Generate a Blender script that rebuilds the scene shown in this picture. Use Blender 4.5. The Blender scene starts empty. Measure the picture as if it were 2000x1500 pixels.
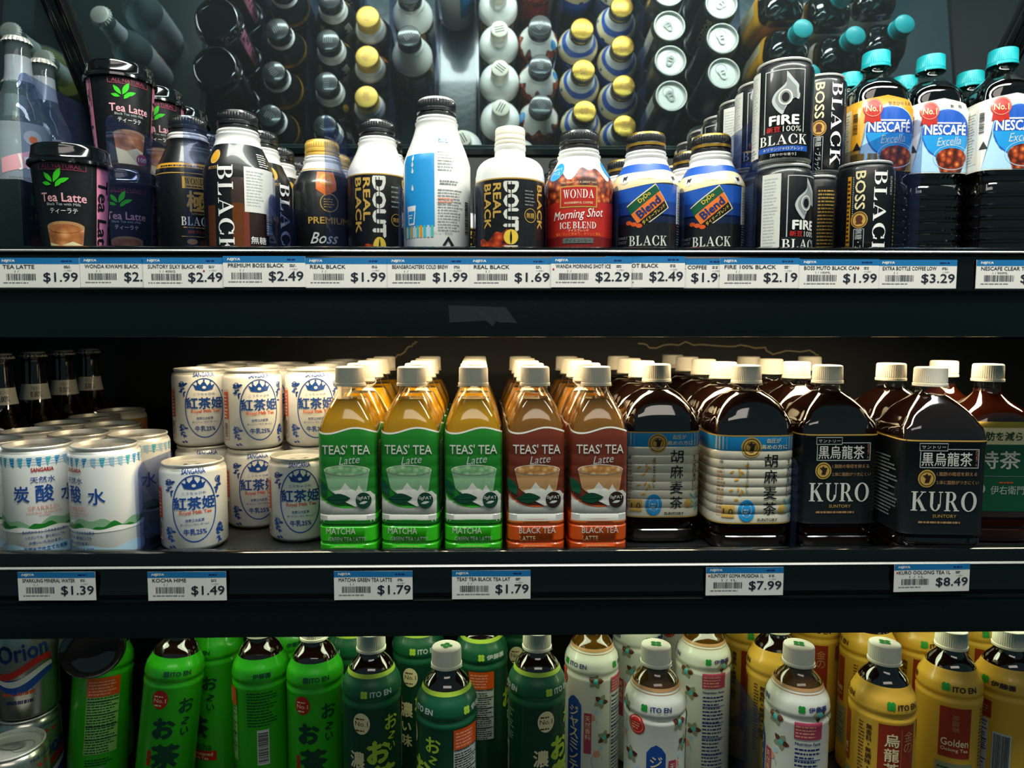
import bpy, bmesh, math, random
from mathutils import Vector
R = random.Random(7)
S = bpy.context.scene
COL = S.collection
PI = math.pi
# ---------------------------------------------------------------- camera
F = 1350.0                    # focal length in pixels of the 2000x1500 frame
PITCH = math.radians(4.66)
YAW = math.radians(1.0)
H = 1.30                      # eye height
cam_d = bpy.data.cameras.new('camera'); cam = bpy.data.objects.new('camera', cam_d); COL.objects.link(cam)
cam.location = (0, 0, H)
cam.rotation_euler = (PI/2 - PITCH, 0, -YAW)
cam_d.shift_x = 0.018; cam_d.sensor_width = 36; cam_d.lens = F/2000*36; cam_d.clip_start = 0.02
cam_d.dof.use_dof = True; cam_d.dof.focus_distance = 0.68; cam_d.dof.aperture_fstop = 6.5
S.camera = cam
# ---------------------------------------------------------------- world, view
w = bpy.data.worlds.new('world'); S.world = w; w.use_nodes = True
w.node_tree.nodes['Background'].inputs[0].default_value = (0.20, 0.42, 0.46, 1)
w.node_tree.nodes['Background'].inputs[1].default_value = 0.22
S.view_settings.view_transform = 'Standard'
try: S.view_settings.look = 'None'
except Exception: pass
S.view_settings.exposure = 0.0; S.view_settings.gamma = 1.0; S.view_settings.use_curve_mapping = False
S.cycles.max_bounces = 8; S.cycles.transparent_max_bounces = 24; S.cycles.glossy_bounces = 5
S.cycles.sample_clamp_indirect = 4.0
S.cycles.caustics_reflective = False; S.cycles.caustics_refractive = False
# ---------------------------------------------------------------- lights (the lamps the case and the shop have)
def area(name, loc, rot, sx, sy, power, color, shape='RECTANGLE'):
    l = bpy.data.lights.new(name, 'AREA'); l.shape = shape; l.size = sx; l.size_y = sy
    l.energy = power; l.color = color
    o = bpy.data.objects.new(name, l); COL.objects.link(o); o.location = loc; o.rotation_euler = rot
    return o
WARM = (1.0, 0.80, 0.50); COOL = (0.97, 1.0, 0.92); GREENISH = (0.86, 1.0, 0.66)
area('canopy_light', (0.18, 0.47, H+0.60), (math.radians(16), 0, 0), 1.25, 0.09, 12.5, COOL)
area('middle_bay_light', (0.21, 0.735, H+0.014), (math.radians(-4), 0, 0), 1.02, 0.03, 3.0, WARM)
area('bottom_bay_light', (0.22, 0.70, H-0.283), (math.radians(-6), 0, 0), 1.35, 0.03, 0.8, GREENISH)
area('shop_ceiling_light', (0.2, -1.1, H+1.25), (math.radians(48), 0, 0), 1.6, 0.5, 7.0, (1.0, 0.90, 0.78))
# ---------------------------------------------------------------- picture geometry
cy_, sy_, cp_, sp_ = math.cos(YAW), math.sin(YAW), math.cos(PITCH), math.sin(PITCH)
def X(px, Y, z):              # world x at depth Y and height z (above eye level H) seen at column px
    k = (px-964)/F
    return (k*(Y*cy_*cp_ - z*sp_) + Y*sy_) / (cy_ - k*sy_*cp_)
def Zat(py, Y):               # height (relative to eye) seen at row py, depth Y, near the middle
    a = math.atan((750-py)/F) - PITCH
    return Y*math.tan(a)
# ---------------------------------------------------------------- materials
def lin(h):
    if isinstance(h, str):
        h = h.lstrip('#'); c = [int(h[i:i+2], 16)/255 for i in (0, 2, 4)]
    else: c = h
    return tuple((x/12.92 if x <= 0.04045 else ((x+0.055)/1.055)**2.4) for x in c) + (1,)
MATS = {}
def P(name, color, rough=0.4, metal=0.0, coat=0.0, spec=0.5, sub=0.0, emit=None, estr=0, bump=0, bscale=200, aniso=0):
    if name in MATS: return MATS[name]
    m = bpy.data.materials.new(name); m.use_nodes = True; nt = m.node_tree
    b = nt.nodes['Principled BSDF']; c = lin(color)
    b.inputs['Base Color'].default_value = c; b.inputs['Roughness'].default_value = rough
    b.inputs['Metallic'].default_value = metal; b.inputs['Specular IOR Level'].default_value = spec
    b.inputs['Coat Weight'].default_value = coat; b.inputs['Coat Roughness'].default_value = 0.06
    if sub: b.inputs['Subsurface Weight'].default_value = sub; b.inputs['Subsurface Radius'].default_value = (0.01, 0.008, 0.005)
    if emit: b.inputs['Emission Color'].default_value = lin(emit); b.inputs['Emission Strength'].default_value = estr
    tc = nt.nodes.new('ShaderNodeTexCoord'); n = nt.nodes.new('ShaderNodeTexNoise')
    n.inputs['Scale'].default_value = bscale; nt.links.new(tc.outputs['Object'], n.inputs['Vector'])
    # faint wear in the gloss; optional bump
    mr = nt.nodes.new('ShaderNodeMapRange'); mr.inputs['To Min'].default_value = max(0, rough*0.85); mr.inputs['To Max'].default_value = min(1, rough*1.2)
    nt.links.new(n.outputs['Fac'], mr.inputs['Value']); nt.links.new(mr.outputs['Result'], b.inputs['Roughness'])
    if bump:
        bp = nt.nodes.new('ShaderNodeBump'); bp.inputs['Strength'].default_value = bump; bp.inputs['Distance'].default_value = 0.001
        nt.links.new(n.outputs['Fac'], bp.inputs['Height']); nt.links.new(bp.outputs['Normal'], b.inputs['Normal'])
    MATS[name] = m; return m
def mottled(name, stops, scale=120, kind='voronoi', rough=0.4, coat=0.0, stretch=(1, 1, 1)):
    m = bpy.data.materials.new(name); m.use_nodes = True; nt = m.node_tree; b = nt.nodes['Principled BSDF']
    tc = nt.nodes.new('ShaderNodeTexCoord'); mp = nt.nodes.new('ShaderNodeMapping'); mp.inputs['Scale'].default_value = stretch
    nt.links.new(tc.outputs['Object'], mp.inputs['Vector'])
    if kind == 'voronoi':
        n = nt.nodes.new('ShaderNodeTexVoronoi'); n.inputs['Scale'].default_value = scale; out = n.outputs['Distance']
    else:
        n = nt.nodes.new('ShaderNodeTexNoise'); n.inputs['Scale'].default_value = scale; n.inputs['Detail'].default_value = 5; out = n.outputs['Fac']
    nt.links.new(mp.outputs[0], n.inputs['Vector'])
    r = nt.nodes.new('ShaderNodeValToRGB'); e = r.color_ramp.elements
    while len(e) < len(stops): e.new(0.5)
    for k, (p, c) in enumerate(stops): e[k].position = p; e[k].color = lin(c)
    nt.links.new(out, r.inputs['Fac']); nt.links.new(r.outputs['Color'], b.inputs['Base Color'])
    b.inputs['Roughness'].default_value = rough; b.inputs['Coat Weight'].default_value = coat
    MATS[name] = m; return m
def clear(name, tint='#ffffff', rough=0.03, ior=1.45, haze=0.0, hazecol='#9fb4c8'):
    m = bpy.data.materials.new(name); m.use_nodes = True; nt = m.node_tree; nt.nodes.clear()
    o = nt.nodes.new('ShaderNodeOutputMaterial'); t = nt.nodes.new('ShaderNodeBsdfTransparent'); g = nt.nodes.new('ShaderNodeBsdfGlossy')
    t.inputs['Color'].default_value = lin(tint); g.inputs['Roughness'].default_value = rough
    lw = nt.nodes.new('ShaderNodeLayerWeight'); lw.inputs['Blend'].default_value = 0.5
    pw = nt.nodes.new('ShaderNodeMath'); pw.operation = 'POWER'; pw.inputs[1].default_value = 5.0; nt.links.new(lw.outputs['Facing'], pw.inputs[0])
    f = nt.nodes.new('ShaderNodeMath'); f.operation = 'MULTIPLY_ADD'; f.inputs[1].default_value = 0.8; f.inputs[2].default_value = ((ior-1)/(ior+1))**2
    nt.links.new(pw.outputs[0], f.inputs[0]); mx = nt.nodes.new('ShaderNodeMixShader')
    nt.links.new(f.outputs[0], mx.inputs[0]); nt.links.new(t.outputs[0], mx.inputs[1]); nt.links.new(g.outputs[0], mx.inputs[2])
    last = mx
    if haze:
        d = nt.nodes.new('ShaderNodeBsdfDiffuse'); d.inputs['Color'].default_value = lin(hazecol)
        m2 = nt.nodes.new('ShaderNodeMixShader'); m2.inputs[0].default_value = haze
        nt.links.new(mx.outputs[0], m2.inputs[1]); nt.links.new(d.outputs[0], m2.inputs[2]); last = m2
    nt.links.new(last.outputs[0], o.inputs['Surface']); MATS[name] = m; return m
# enamel, ink and packaging colours
C = {}
def ink(name, color, rough=0.38, coat=0.35, **k): C[name] = P(name, color, rough, coat=coat, **k)
for n_, c_ in dict(white='#f2f0ea', offwhite='#dcdad0', cream='#efdfae', black='#0b0d10', pink='#e88aa8', leaf='#22b83a', gold='#c9a04a',
        yellow='#e8c440', orange='#e8742a', red='#b8261c', deepred='#7a1512', blue='#1b55b4', skyblue='#1c8fd0', navy='#16306e', bluegreen='#4fb0b0',
        green='#1f8c2c', teagreen='#1d7a22', limegreen='#38c81e', darkgreen='#0c3f2a', midgreen='#0f5436', brown='#5a2a14', darkbrown='#2c1810', tan='#b88a5a',
        cocoa='#6e2c18', rust='#dc5616', grey='#8a9090', palegrey='#bcc2c0', charcoal='#1a1c1e', glassgreen='#86b088', turquoise='#35b6c8',
        magenta='#b0405e', salmon='#e89a80', paleblue='#a9cfe4', lime='#a8c83c', ochre='#d89a1e', oolongyellow='#d2a434', inkblue='#1c4a9a').items():
    ink(n_, c_)
C['foil'] = P('foil', '#c8c6bc', 0.25, metal=0.9, coat=0.2)
C['goldfoil'] = P('goldfoil', '#d8aa48', 0.28, metal=0.85)
C['crinkle'] = P('crinkle', '#d6cfba', 0.3, metal=0.12, coat=0.5, bump=0.6, bscale=55)
C['capwhite'] = P('capwhite', '#f4ecd8', 0.45, coat=0.1, sub=0.15)
C['capteal'] = P('capteal', '#12b4bc', 0.42, coat=0.15)
C['capblack'] = P('capblack', '#121416', 0.36, coat=0.6)
C['capgold'] = P('capgold', '#e8bc58', 0.42, metal=0.45)
C['alu'] = P('alu', '#e2e0d8', 0.42, metal=0.6)
C['aludull'] = P('aludull', '#a8a8a0', 0.5, metal=0.5)
C['enamel'] = P('enamel', '#ecebe6', 0.3, coat=0.5)
C['lidplastic'] = P('lidplastic', '#0a0b0d', 0.12, coat=1.0)
C['coffeeice'] = mottled('coffeeice', [(0.0, '#f0a050'), (0.3, '#b4481c'), (0.6, '#5a1c0e'), (0.9, '#2a0c08')], 150)
C['milkice'] = mottled('milkice', [(0.0, '#e8d4ac'), (0.45, '#c28a4c'), (0.9, '#8a5a30')], 190)
C['matchaice'] = mottled('matchaice', [(0.0, '#b8d0a0'), (0.5, '#7fae7c'), (0.9, '#4e8a58')], 190)
C['lattetop'] = mottled('lattetop', [(0.0, '#f0b070'), (0.5, '#c07840'), (0.9, '#985a34')], 120)
C['redmound'] = mottled('redmound', [(0.0, '#f08038'), (0.4, '#c03c14'), (0.9, '#3a0c06')], 170)
C['latte'] = P('latte', '#c08c10', 0.10, coat=1.0, sub=0.1)
C['milktea'] = P('milktea', '#8c5c24', 0.10, coat=1.0, sub=0.1)
C['darktea'] = P('darktea', '#160805', 0.05, coat=1.0, spec=0.8)
C['ambertea'] = P('ambertea', '#4a2f08', 0.06, coat=1.0)
C['redtea'] = P('redtea', '#2c0d04', 0.05, coat=1.0)
C['coffee'] = P('coffee', '#070606', 0.05, coat=1.0, spec=0.8)
C['pet'] = clear('pet', '#f6f6f0', 0.04, 1.5)
C['sodaglass'] = clear('sodaglass', '#e2ecec', 0.03, 1.55, 0.10, '#a8c0c4')
C['acrylic'] = clear('acrylic', '#b8c2de', 0.02, 1.6, 0.09, '#7c8cb0')
C['acryledge'] = clear('acryledge', '#7a90b8', 0.1, 1.5, 0.5, '#4a5c88')
C['film'] = clear('film', '#eef2f2', 0.06, 1.6, 0.10, '#c8ccc8')
C['brownglass'] = P('brownglass', '#0c0605', 0.04, coat=1.0)
C['yellowjuice'] = P('yellowjuice', '#8a8a30', 0.1, coat=1.0)
# ---------------------------------------------------------------- objects and tags
def tag(o, label=None, cat=None, group=None, kind=None):
    if label: o['label'] = label
    if cat: o['category'] = cat
    if group: o['group'] = group
    if kind: o['kind'] = kind
    return o
def empty(name, loc=(0, 0, 0)):
    o = bpy.data.objects.new(name, None); COL.objects.link(o); o.location = loc; o.empty_display_size = 0.02; return o
class MB:                                   # mesh with material slots picked by name
    def __init__(s): s.bm = bmesh.new(); s.slots = []
    def mi(s, m):
        if m not in s.slots: s.slots.append(m)
        return s.slots.index(m)
    def build(s, name, parent=None, smooth=True, angle=40):
        me = bpy.data.meshes.new(name); s.bm.normal_update(); s.bm.to_mesh(me); s.bm.free()
        for m in s.slots: me.materials.append(C[m])
        if smooth:
            me.polygons.foreach_set('use_smooth', [True]*len(me.polygons))
            me.set_sharp_from_angle(angle=math.radians(angle))
        o = bpy.data.objects.new(name, me); COL.objects.link(o)
        if parent: o.parent = parent
        return o
    def box(s, x0, x1, y0, y1, z0, z1, m, bev=0.0):
        r = bmesh.ops.create_cube(s.bm, size=1); vs = r['verts']
        for v in vs: v.co = Vector(((x0+x1)/2+v.co.x*(x1-x0), (y0+y1)/2+v.co.y*(y1-y0), (z0+z1)/2+v.co.z*(z1-z0)))
        fs = {f for v in vs for f in v.link_faces}; k = s.mi(m)
        for f in fs: f.material_index = k
        if bev:
            r = bmesh.ops.bevel(s.bm, geom=list({e for f in fs for e in f.edges}), offset=bev, segments=2, affect='EDGES', profile=0.6)
            for f in r['faces']: f.material_index = k
    def face(s, pts, m):
        f = s.bm.faces.new([s.bm.verts.new(p) for p in pts]); f.material_index = s.mi(m); return f
    def sweep_x(s, prof, x0, x1, m, n=1):   # open (y,z) profile swept along x
        k = s.mi(m); rows = []
        for i in range(n+1):
            x = x0+(x1-x0)*i/n; rows.append([s.bm.verts.new((x, y, z)) for y, z in prof])
        for a, b in zip(rows, rows[1:]):
            for j in range(len(prof)-1):
                f = s.bm.faces.new((a[j], a[j+1], b[j+1], b[j])); f.material_index = k
    def tube(s, pts, r, m, seg=8):
        k = s.mi(m); rings = []
        for i, p in enumerate(pts):
            p = Vector(p); d = (Vector(pts[min(i+1, len(pts)-1)])-Vector(pts[max(i-1, 0)])).normalized()
            a = d.orthogonal().normalized() if i == 0 else (a-d*a.dot(d)).normalized()
            b = d.cross(a)
            rings.append([s.bm.verts.new(p+(a*math.cos(t)+b*math.sin(t))*r) for t in [2*PI*j/seg for j in range(seg)]])
        for q, t in zip(rings, rings[1:]):
            for j in range(seg):
                f = s.bm.faces.new((q[j], q[(j+1) % seg], t[(j+1) % seg], t[j])); f.material_index = k
        for q in (rings[0][::-1], rings[-1]): s.bm.faces.new(q).material_index = k
class Surf:
    """A lofted body: sections (z, rx, ry, n) in mm; theta 0 faces the viewer (-Y)."""
    def __init__(s, secs, uref=None):
        s.secs = secs; s.zs = [q[0] for q in secs]
        rz = uref if uref is not None else max(secs, key=lambda q: q[1])[0]
        _, rx, ry, n = s.at(rz); s.tab = [(0.0, 0.0)]; L = 0; p = s.pt2(rx, ry, n, 0)
        for i in range(1, 181):
            t = PI*i/180; q = s.pt2(rx, ry, n, t); L += math.hypot(q[0]-p[0], q[1]-p[1]); s.tab.append((L, t)); p = q
        s.half = L
    def at(s, z):
        q = s.secs
        if z <= q[0][0]: return q[0][:4]
        for a, b in zip(q, q[1:]):
            if z <= b[0]:
                f = 0 if b[0] == a[0] else (z-a[0])/(b[0]-a[0])
                return (z,)+tuple(a[i]+(b[i]-a[i])*f for i in (1, 2, 3))
        return q[-1][:4]
    @staticmethod
    def pt2(rx, ry, n, t):
        c, d = math.cos(t), math.sin(t); r = (abs(c)**n+abs(d)**n)**(-1/n)
        return rx*r*d, -ry*r*c
    def theta(s, u):
        a = abs(u); a = min(a, s.half-1e-6); lo, hi = 0, 180
        while hi-lo > 1:
            m = (lo+hi)//2
            if s.tab[m][0] <= a: lo = m
            else: hi = m
        l0, t0 = s.tab[lo]; l1, t1 = s.tab[hi]; t = t0+(t1-t0)*(a-l0)/(l1-l0)
        return t if u >= 0 else -t
    def map(s, u, v, off):
        t = s.theta(u); _, rx, ry, n = s.at(v); x, y = s.pt2(rx, ry, n, t)
        x2, y2 = s.pt2(rx, ry, n, t+0.02); tx, ty = x2-x, y2-y; L = math.hypot(tx, ty) or 1
        nx, ny = ty/L, -tx/L
        _, ra, _, _ = s.at(v-0.4); _, rb, _, _ = s.at(v+0.4); sl = (ra-rb)/0.8
        k = 1/math.sqrt(1+sl*sl)
        return ((x+nx*off*k)*1e-3, (y+ny*off*k)*1e-3, (v+sl*off*k)*1e-3)
def loft(mb, secs, mats, seg=48, knurl=None, cap_bottom=True, cap_top=True, off=0.0):
    """secs (z,rx,ry,n); mats: list of (z_upper, material). knurl: (z0,z1,count,depth)."""
    rows = []
    for (z, rx, ry, n) in secs:
        row = []
        for j in range(seg):
            t = 2*PI*j/seg; x, y = Surf.pt2(max(rx+off, .01), max(ry+off, .01), n, t)
            if knurl and knurl[0] <= z <= knurl[1] and j % 2: x *= 1-knurl[3]; y *= 1-knurl[3]
            row.append(mb.bm.verts.new((x*1e-3, y*1e-3, z*1e-3)))
        rows.append(row)
    def mat(z):
        for zu, m in mats:
            if z <= zu: return m
        return mats[-1][1]
    for i in range(len(rows)-1):
        k = mb.mi(mat((secs[i][0]+secs[i+1][0])/2)) ; a, b = rows[i], rows[i+1]
        for j in range(seg):
            f = mb.bm.faces.new((a[j], a[(j+1) % seg], b[(j+1) % seg], b[j])); f.material_index = k
    if cap_bottom: mb.bm.faces.new(rows[0][::-1]).material_index = mb.mi(mat(secs[0][0]))
    if cap_top: mb.bm.faces.new(rows[-1]).material_index = mb.mi(mats[-1][1])
def rnd(prof, n=2): return [(z, r, r, n) for z, r in prof]
def smoothprof(pts, sub=5):                # Catmull-Rom through (z, r, ...) points
    out = []
    for i in range(len(pts)-1):
        p0, p1, p2, p3 = pts[max(i-1, 0)], pts[i], pts[i+1], pts[min(i+2, len(pts)-1)]
        for k in range(sub):
            t = k/sub
            out.append(tuple(0.5*((2*b)+(-a+c)*t+(2*a-5*b+4*c-d)*t*t+(-a+3*b-3*c+d)*t**3) for a, b, c, d in zip(p0, p1, p2, p3)))
    out.append(tuple(pts[-1])); return out
# ---------------------------------------------------------------- printed artwork (2D, mm), wrapped on a surface
TCACHE = {}
def text_polys(s, bold, shear):
    key = (s, bold, shear)
    if key in TCACHE: return TCACHE[key]
    cu = bpy.data.curves.new('t', 'FONT'); cu.body = s; cu.size = 1; cu.offset = bold; cu.shear = shear; cu.resolution_u = 2; cu.fill_mode = 'FRONT'
    o = bpy.data.objects.new('t', cu); COL.objects.link(o)
    dg = bpy.context.evaluated_depsgraph_get(); me = bpy.data.meshes.new_from_object(o.evaluated_get(dg))
    vs = [(v.co.x, v.co.y) for v in me.vertices]; fs = [tuple(p.vertices) for p in me.polygons]
    bpy.data.objects.remove(o); bpy.data.curves.remove(cu); bpy.data.meshes.remove(me)
    TCACHE[key] = (vs, fs); return vs, fs
def arc(cx, cy, ro, rO, ri, rI, a0, a1, n=14):
    A = [a0+(a1-a0)*i/n for i in range(n+1)]; out = []
    for a, b in zip(A, A[1:]):
        ca, sa, cb, sb = math.cos(a), math.sin(a), math.cos(b), math.sin(b)
        out.append([(cx+ri*ca, cy+rI*sa), (cx+ro*ca, cy+rO*sa), (cx+ro*cb, cy+rO*sb), (cx+ri*cb, cy+rI*sb)])
    return out
def rc(x0, y0, x1, y1): return [[(x0, y0), (x1, y0), (x1, y1), (x0, y1)]]
def closed(pts, sub=4):                    # smooth closed outline
    out, n = [], len(pts)
    for i in range(n):
        p0, p1, p2, p3 = pts[i-1], pts[i], pts[(i+1) % n], pts[(i+2) % n]
        for k in range(sub):
            t = k/sub; out.append(tuple(0.5*((2*b)+(-a+c)*t+(2*a-5*b+4*c-d)*t*t+(-a+3*b-3*c+d)*t**3) for a, b, c, d in zip(p0, p1, p2, p3)))
    return out
def serif_glyph(ch):
    T, s = .19, .05; h = PI/2
    if ch == 'L': return rc(.1, 0, .1+T, 1)+rc(0, 1-s, .39, 1)+rc(0, 0, .7, s)+[[(.5, s), (.7, s), (.72, .28)]], .74
    if ch == 'I': return rc(.1, 0, .1+T, 1)+rc(0, 1-s, .39, 1)+rc(0, 0, .39, s), .4
    if ch == 'B': return rc(.1, 0, .1+T, 1)+rc(0, 1-s, .42, 1)+rc(0, 0, .42, s)+rc(.29, .48, .44, .53)+arc(.4, .755, .3, .245, .12, .2, -h, h)+arc(.42, .255, .36, .255, .16, .21, -h, h), .82
    if ch == 'R': return rc(.1, 0, .1+T, 1)+rc(0, 1-s, .42, 1)+rc(0, 0, .39, s)+rc(.29, .46, .44, .51)+arc(.4, .735, .32, .265, .13, .22, -h, h)+[[(.38, .48), (.56, .48), (.86, s), (.66, s)]]+rc(.6, 0, .95, s), .95
    if ch == 'P': return rc(.1, 0, .1+T, 1)+rc(0, 1-s, .42, 1)+rc(0, 0, .39, s)+rc(.29, .42, .44, .47)+arc(.4, .715, .32, .285, .13, .24, -h, h), .76
    if ch == 'D': return rc(.1, 0, .1+T, 1)+rc(0, 1-s, .42, 1)+rc(0, 0, .42, s)+arc(.38, .5, .52, .5, .3, .45, -h, h, 18), .94
    if ch == 'C': return arc(.5, .5, .48, .52, .27, .47, .75, 2*PI-.75, 26)+[[(.74, .66), (.88, .62), (.86, .96), (.82, .96)], [(.78, .1), (.86, .04), (.92, .34), (.84, .34)]], .95
    if ch == 'O': return arc(.5, .5, .5, .52, .29, .47, 0, 2*PI, 30), 1.02
    if ch == 'U': return rc(.1, .35, .1+T, 1)+rc(0, 1-s, .39, 1)+rc(.72, .35, .78, 1)+rc(.62, 1-s, .9, 1)+arc(.44, .36, .34, .37, .17, .31, PI, 2*PI), .92
    if ch == 'K': return rc(.1, 0, .1+T, 1)+rc(0, 1-s, .39, 1)+rc(0, 0, .39, s)+[[(.27, .42), (.74, 1-s), (.66, 1-s), (.27, .5)], [(.36, .5), (.5, .64), (.88, s), (.66, s)]]+rc(.55, 1-s, .88, 1)+rc(.58, 0, .97, s), .98
    if ch == 'A': return [[(.45, 1), (.52, 1), (.92, s), (.7, s), (.44, .8)], [(.12, s), (.18, s), (.5, .96), (.44, .96)]]+rc(.26, .3, .66, .35)+rc(.0, 0, .3, s)+rc(.6, 0, 1, s), 1.0
    if ch == 'N': return rc(.12, 0, .18, 1)+rc(0, 0, .3, s)+rc(.74, .0, .8, 1)+rc(.62, 1-s, .92, 1)+[[(0, 1), (.2, 1), (.8, 0), (.74, 0), (.1, .94)]], .94
    if ch == 'W': return [[(.08, 1), (.28, 1), (.42, .2), (.4, 0), (.36, 0)], [(.38, 0), (.44, 0), (.64, .9), (.58, .9)], [(.52, 1), (.7, 1), (.86, .2), (.84, 0), (.78, 0)], [(.82, 0), (.86, 0), (1.1, 1), (1.04, 1)]]+rc(0, 1-s, .36, 1)+rc(.94, 1-s, 1.18, 1), 1.2
    if ch == 'E': return rc(.1, 0, .1+T, 1)+rc(0, 1-s, .7, 1)+rc(0, 0, .74, s)+rc(.29, .48, .55, .53)+[[(.52, 1-s), (.7, 1-s), (.7, .76)], [(.54, s), (.74, s), (.76, .26)]]+rc(.52, .4, .56, .6), .8
    if ch == 'F': return rc(.1, 0, .1+T, 1)+rc(0, 1-s, .7, 1)+rc(0, 0, .39, s)+rc(.29, .48, .55, .53)+[[(.52, 1-s), (.7, 1-s), (.7, .76)]]+rc(.52, .4, .56, .6), .76
    if ch == 'T': return rc(.36, 0, .36+T, 1)+rc(.26, 0, .65, s)+rc(0, 1-s, .9, 1)+[[(0, 1-s), (.18, 1-s), (0, .74)], [(.9, 1-s), (.72, 1-s), (.9, .74)]], .93
    if ch == 'S': return arc(.36, .74, .3, .28, .17, .22, .5, 1.5*PI, 16)+arc(.36, .26, .34, .28, .17, .22, -.5*PI-2.3, .5*PI, 18)+rc(.6, .7, .64, .98), .76
    return [], .4
def serif_polys(s):
    out, x = [], 0
    for ch in s:
        g, a = serif_glyph(ch)
        out += [[(px+x, py) for px, py in p] for p in g]; x += a+.1
    return out
class Art:
    def __init__(s): s.items = []           # (verts, faces, material, layer)
    def raw(s, vs, fs, m, layer): s.items.append(([tuple(v) for v in vs], fs, m, layer)); return s
    def poly(s, pts, m, layer=1): return s.raw(pts, [tuple(range(len(pts)))], m, layer)
    def rect(s, u0, v0, u1, v1, m, layer=1): return s.poly([(u0, v0), (u1, v0), (u1, v1), (u0, v1)], m, layer)
    def frame(s, u0, v0, u1, v1, t, m, layer=1):
        s.rect(u0, v0, u1, v0+t, m, layer); s.rect(u0, v1-t, u1, v1, m, layer); s.rect(u0, v0, u0+t, v1, m, layer); s.rect(u1-t, v0, u1, v1, m, layer)
    def ell(s, cu, cv, ru, rv, m, layer=1, n=28): return s.poly([(cu+ru*math.cos(2*PI*i/n), cv+rv*math.sin(2*PI*i/n)) for i in range(n)], m, layer)
    def ring(s, cu, cv, ru, rv, t, m, layer=1, a0=0, a1=2*PI, n=40):
        for q in arc(cu, cv, ru, rv, ru-t, rv-t, a0, a1, n): s.poly(q, m, layer)
    def fit(s, vs, fs, cu, cv, h, w, rot, m, layer, bold=0.0, groups=None):
        if not vs: return
        x0, x1 = min(v[0] for v in vs), max(v[0] for v in vs); y0, y1 = min(v[1] for v in vs), max(v[1] for v in vs)
        ky = h/(y1-y0) if h else w/(x1-x0); kx = w/(x1-x0) if w else ky
        c, d = math.cos(math.radians(rot)), math.sin(math.radians(rot)); o = []
        for x, y in vs:
            x = (x-(x0+x1)/2)*kx; y = (y-(y0+y1)/2)*ky; o.append((cu+x*c-y*d, cv+x*d+y*c))
        if groups:                           # overlapping strokes, each a hair above the last
            for i, f in enumerate(fs): s.raw([o[j] for j in f], [tuple(range(len(f)))], m, layer+.02*(i % 12))
            return
        for i, (dx, dy) in enumerate(((0, 0), (1, 0), (-1, 0), (0, 1), (0, -1)) if bold else ((0, 0),)):
            dx, dy = dx*bold*kx, dy*bold*ky; s.raw([(px+dx*c-dy*d, py+dx*d+dy*c) for px, py in o], fs, m, layer+.08*i)
    def text(s, t, cu, cv, h=None, w=None, m='black', layer=2, rot=0, bold=0.0, shear=0.0):
        vs, fs = text_polys(t, 0.0, shear); s.fit(vs, fs, cu, cv, h, w, rot, m, layer, bold*.8); return s
    def serif(s, t, cu, cv, h=None, w=None, m='white', layer=2, rot=0):
        ps = serif_polys(t); vs, fs = [], []
        for p in ps: fs.append(tuple(range(len(vs), len(vs)+len(p)))); vs += p
        s.fit(vs, fs, cu, cv, h, w, rot, m, layer, 0, True); return s
    def column(s, t, cu, vtop, size, m, layer=2, bold=0.0, gap=1.12):
        for i, ch in enumerate(t):
            if ch != ' ': s.text(ch, cu, vtop-size*gap*(i+.5), None if ch in 'ー・' else size, size if ch not in 'ー・' else size*.3, m, layer, rot=0, bold=bold)
    def lines(s, u0, v0, u1, v1, n, m, layer=2, fill=0.5, seed=1):
        r = random.Random(seed); p = (v1-v0)/n
        for i in range(n):
            u = u0
            end = u0+(u1-u0)*r.uniform(.7, 1)
            while u < end:
                l = r.uniform(1.2, 4.5); s.rect(u, v0+p*i, min(u+l, end), v0+p*(i+fill), m, layer); u += l+r.uniform(.4, .9)
    def bars(s, u0, v0, u1, v1, m='black', layer=2, vert=True, seed=3):
        r = random.Random(seed); a, b = (u0, u1) if vert else (v0, v1); x = a
        while x < b:
            t = r.choice((.25, .25, .45, .7))*(b-a)/22; g = r.choice((.3, .3, .55))*(b-a)/22
            if x+t < b: s.rect(x, v0, x+t, v1, m, layer) if vert else s.rect(u0, x, u1, x+t, m, layer)
            x += t+g
    def leafshape(s, cu, cv, L, W, ang, m, layer=2):
        c, d = math.cos(ang), math.sin(ang); pts = []
        for i in range(9): t = i/8; pts.append((t*L, W*math.sin(PI*t)/2))
        for i in range(7, 0, -1): t = i/8; pts.append((t*L, -W*math.sin(PI*t)/2))
        s.poly([(cu+x*c-y*d, cv+x*d+y*c) for x, y in pts], m, layer)
    def band(s, f0, f1, u0, u1, m, layer=0, n=48):   # region between two curves v=f0(u), v=f1(u)
        for i in range(n):
            a = u0+(u1-u0)*i/n; b = u0+(u1-u0)*(i+1)/n
            s.poly([(a, f0(a)), (b, f0(b)), (b, f1(b)), (a, f1(a))], m, layer)
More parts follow.
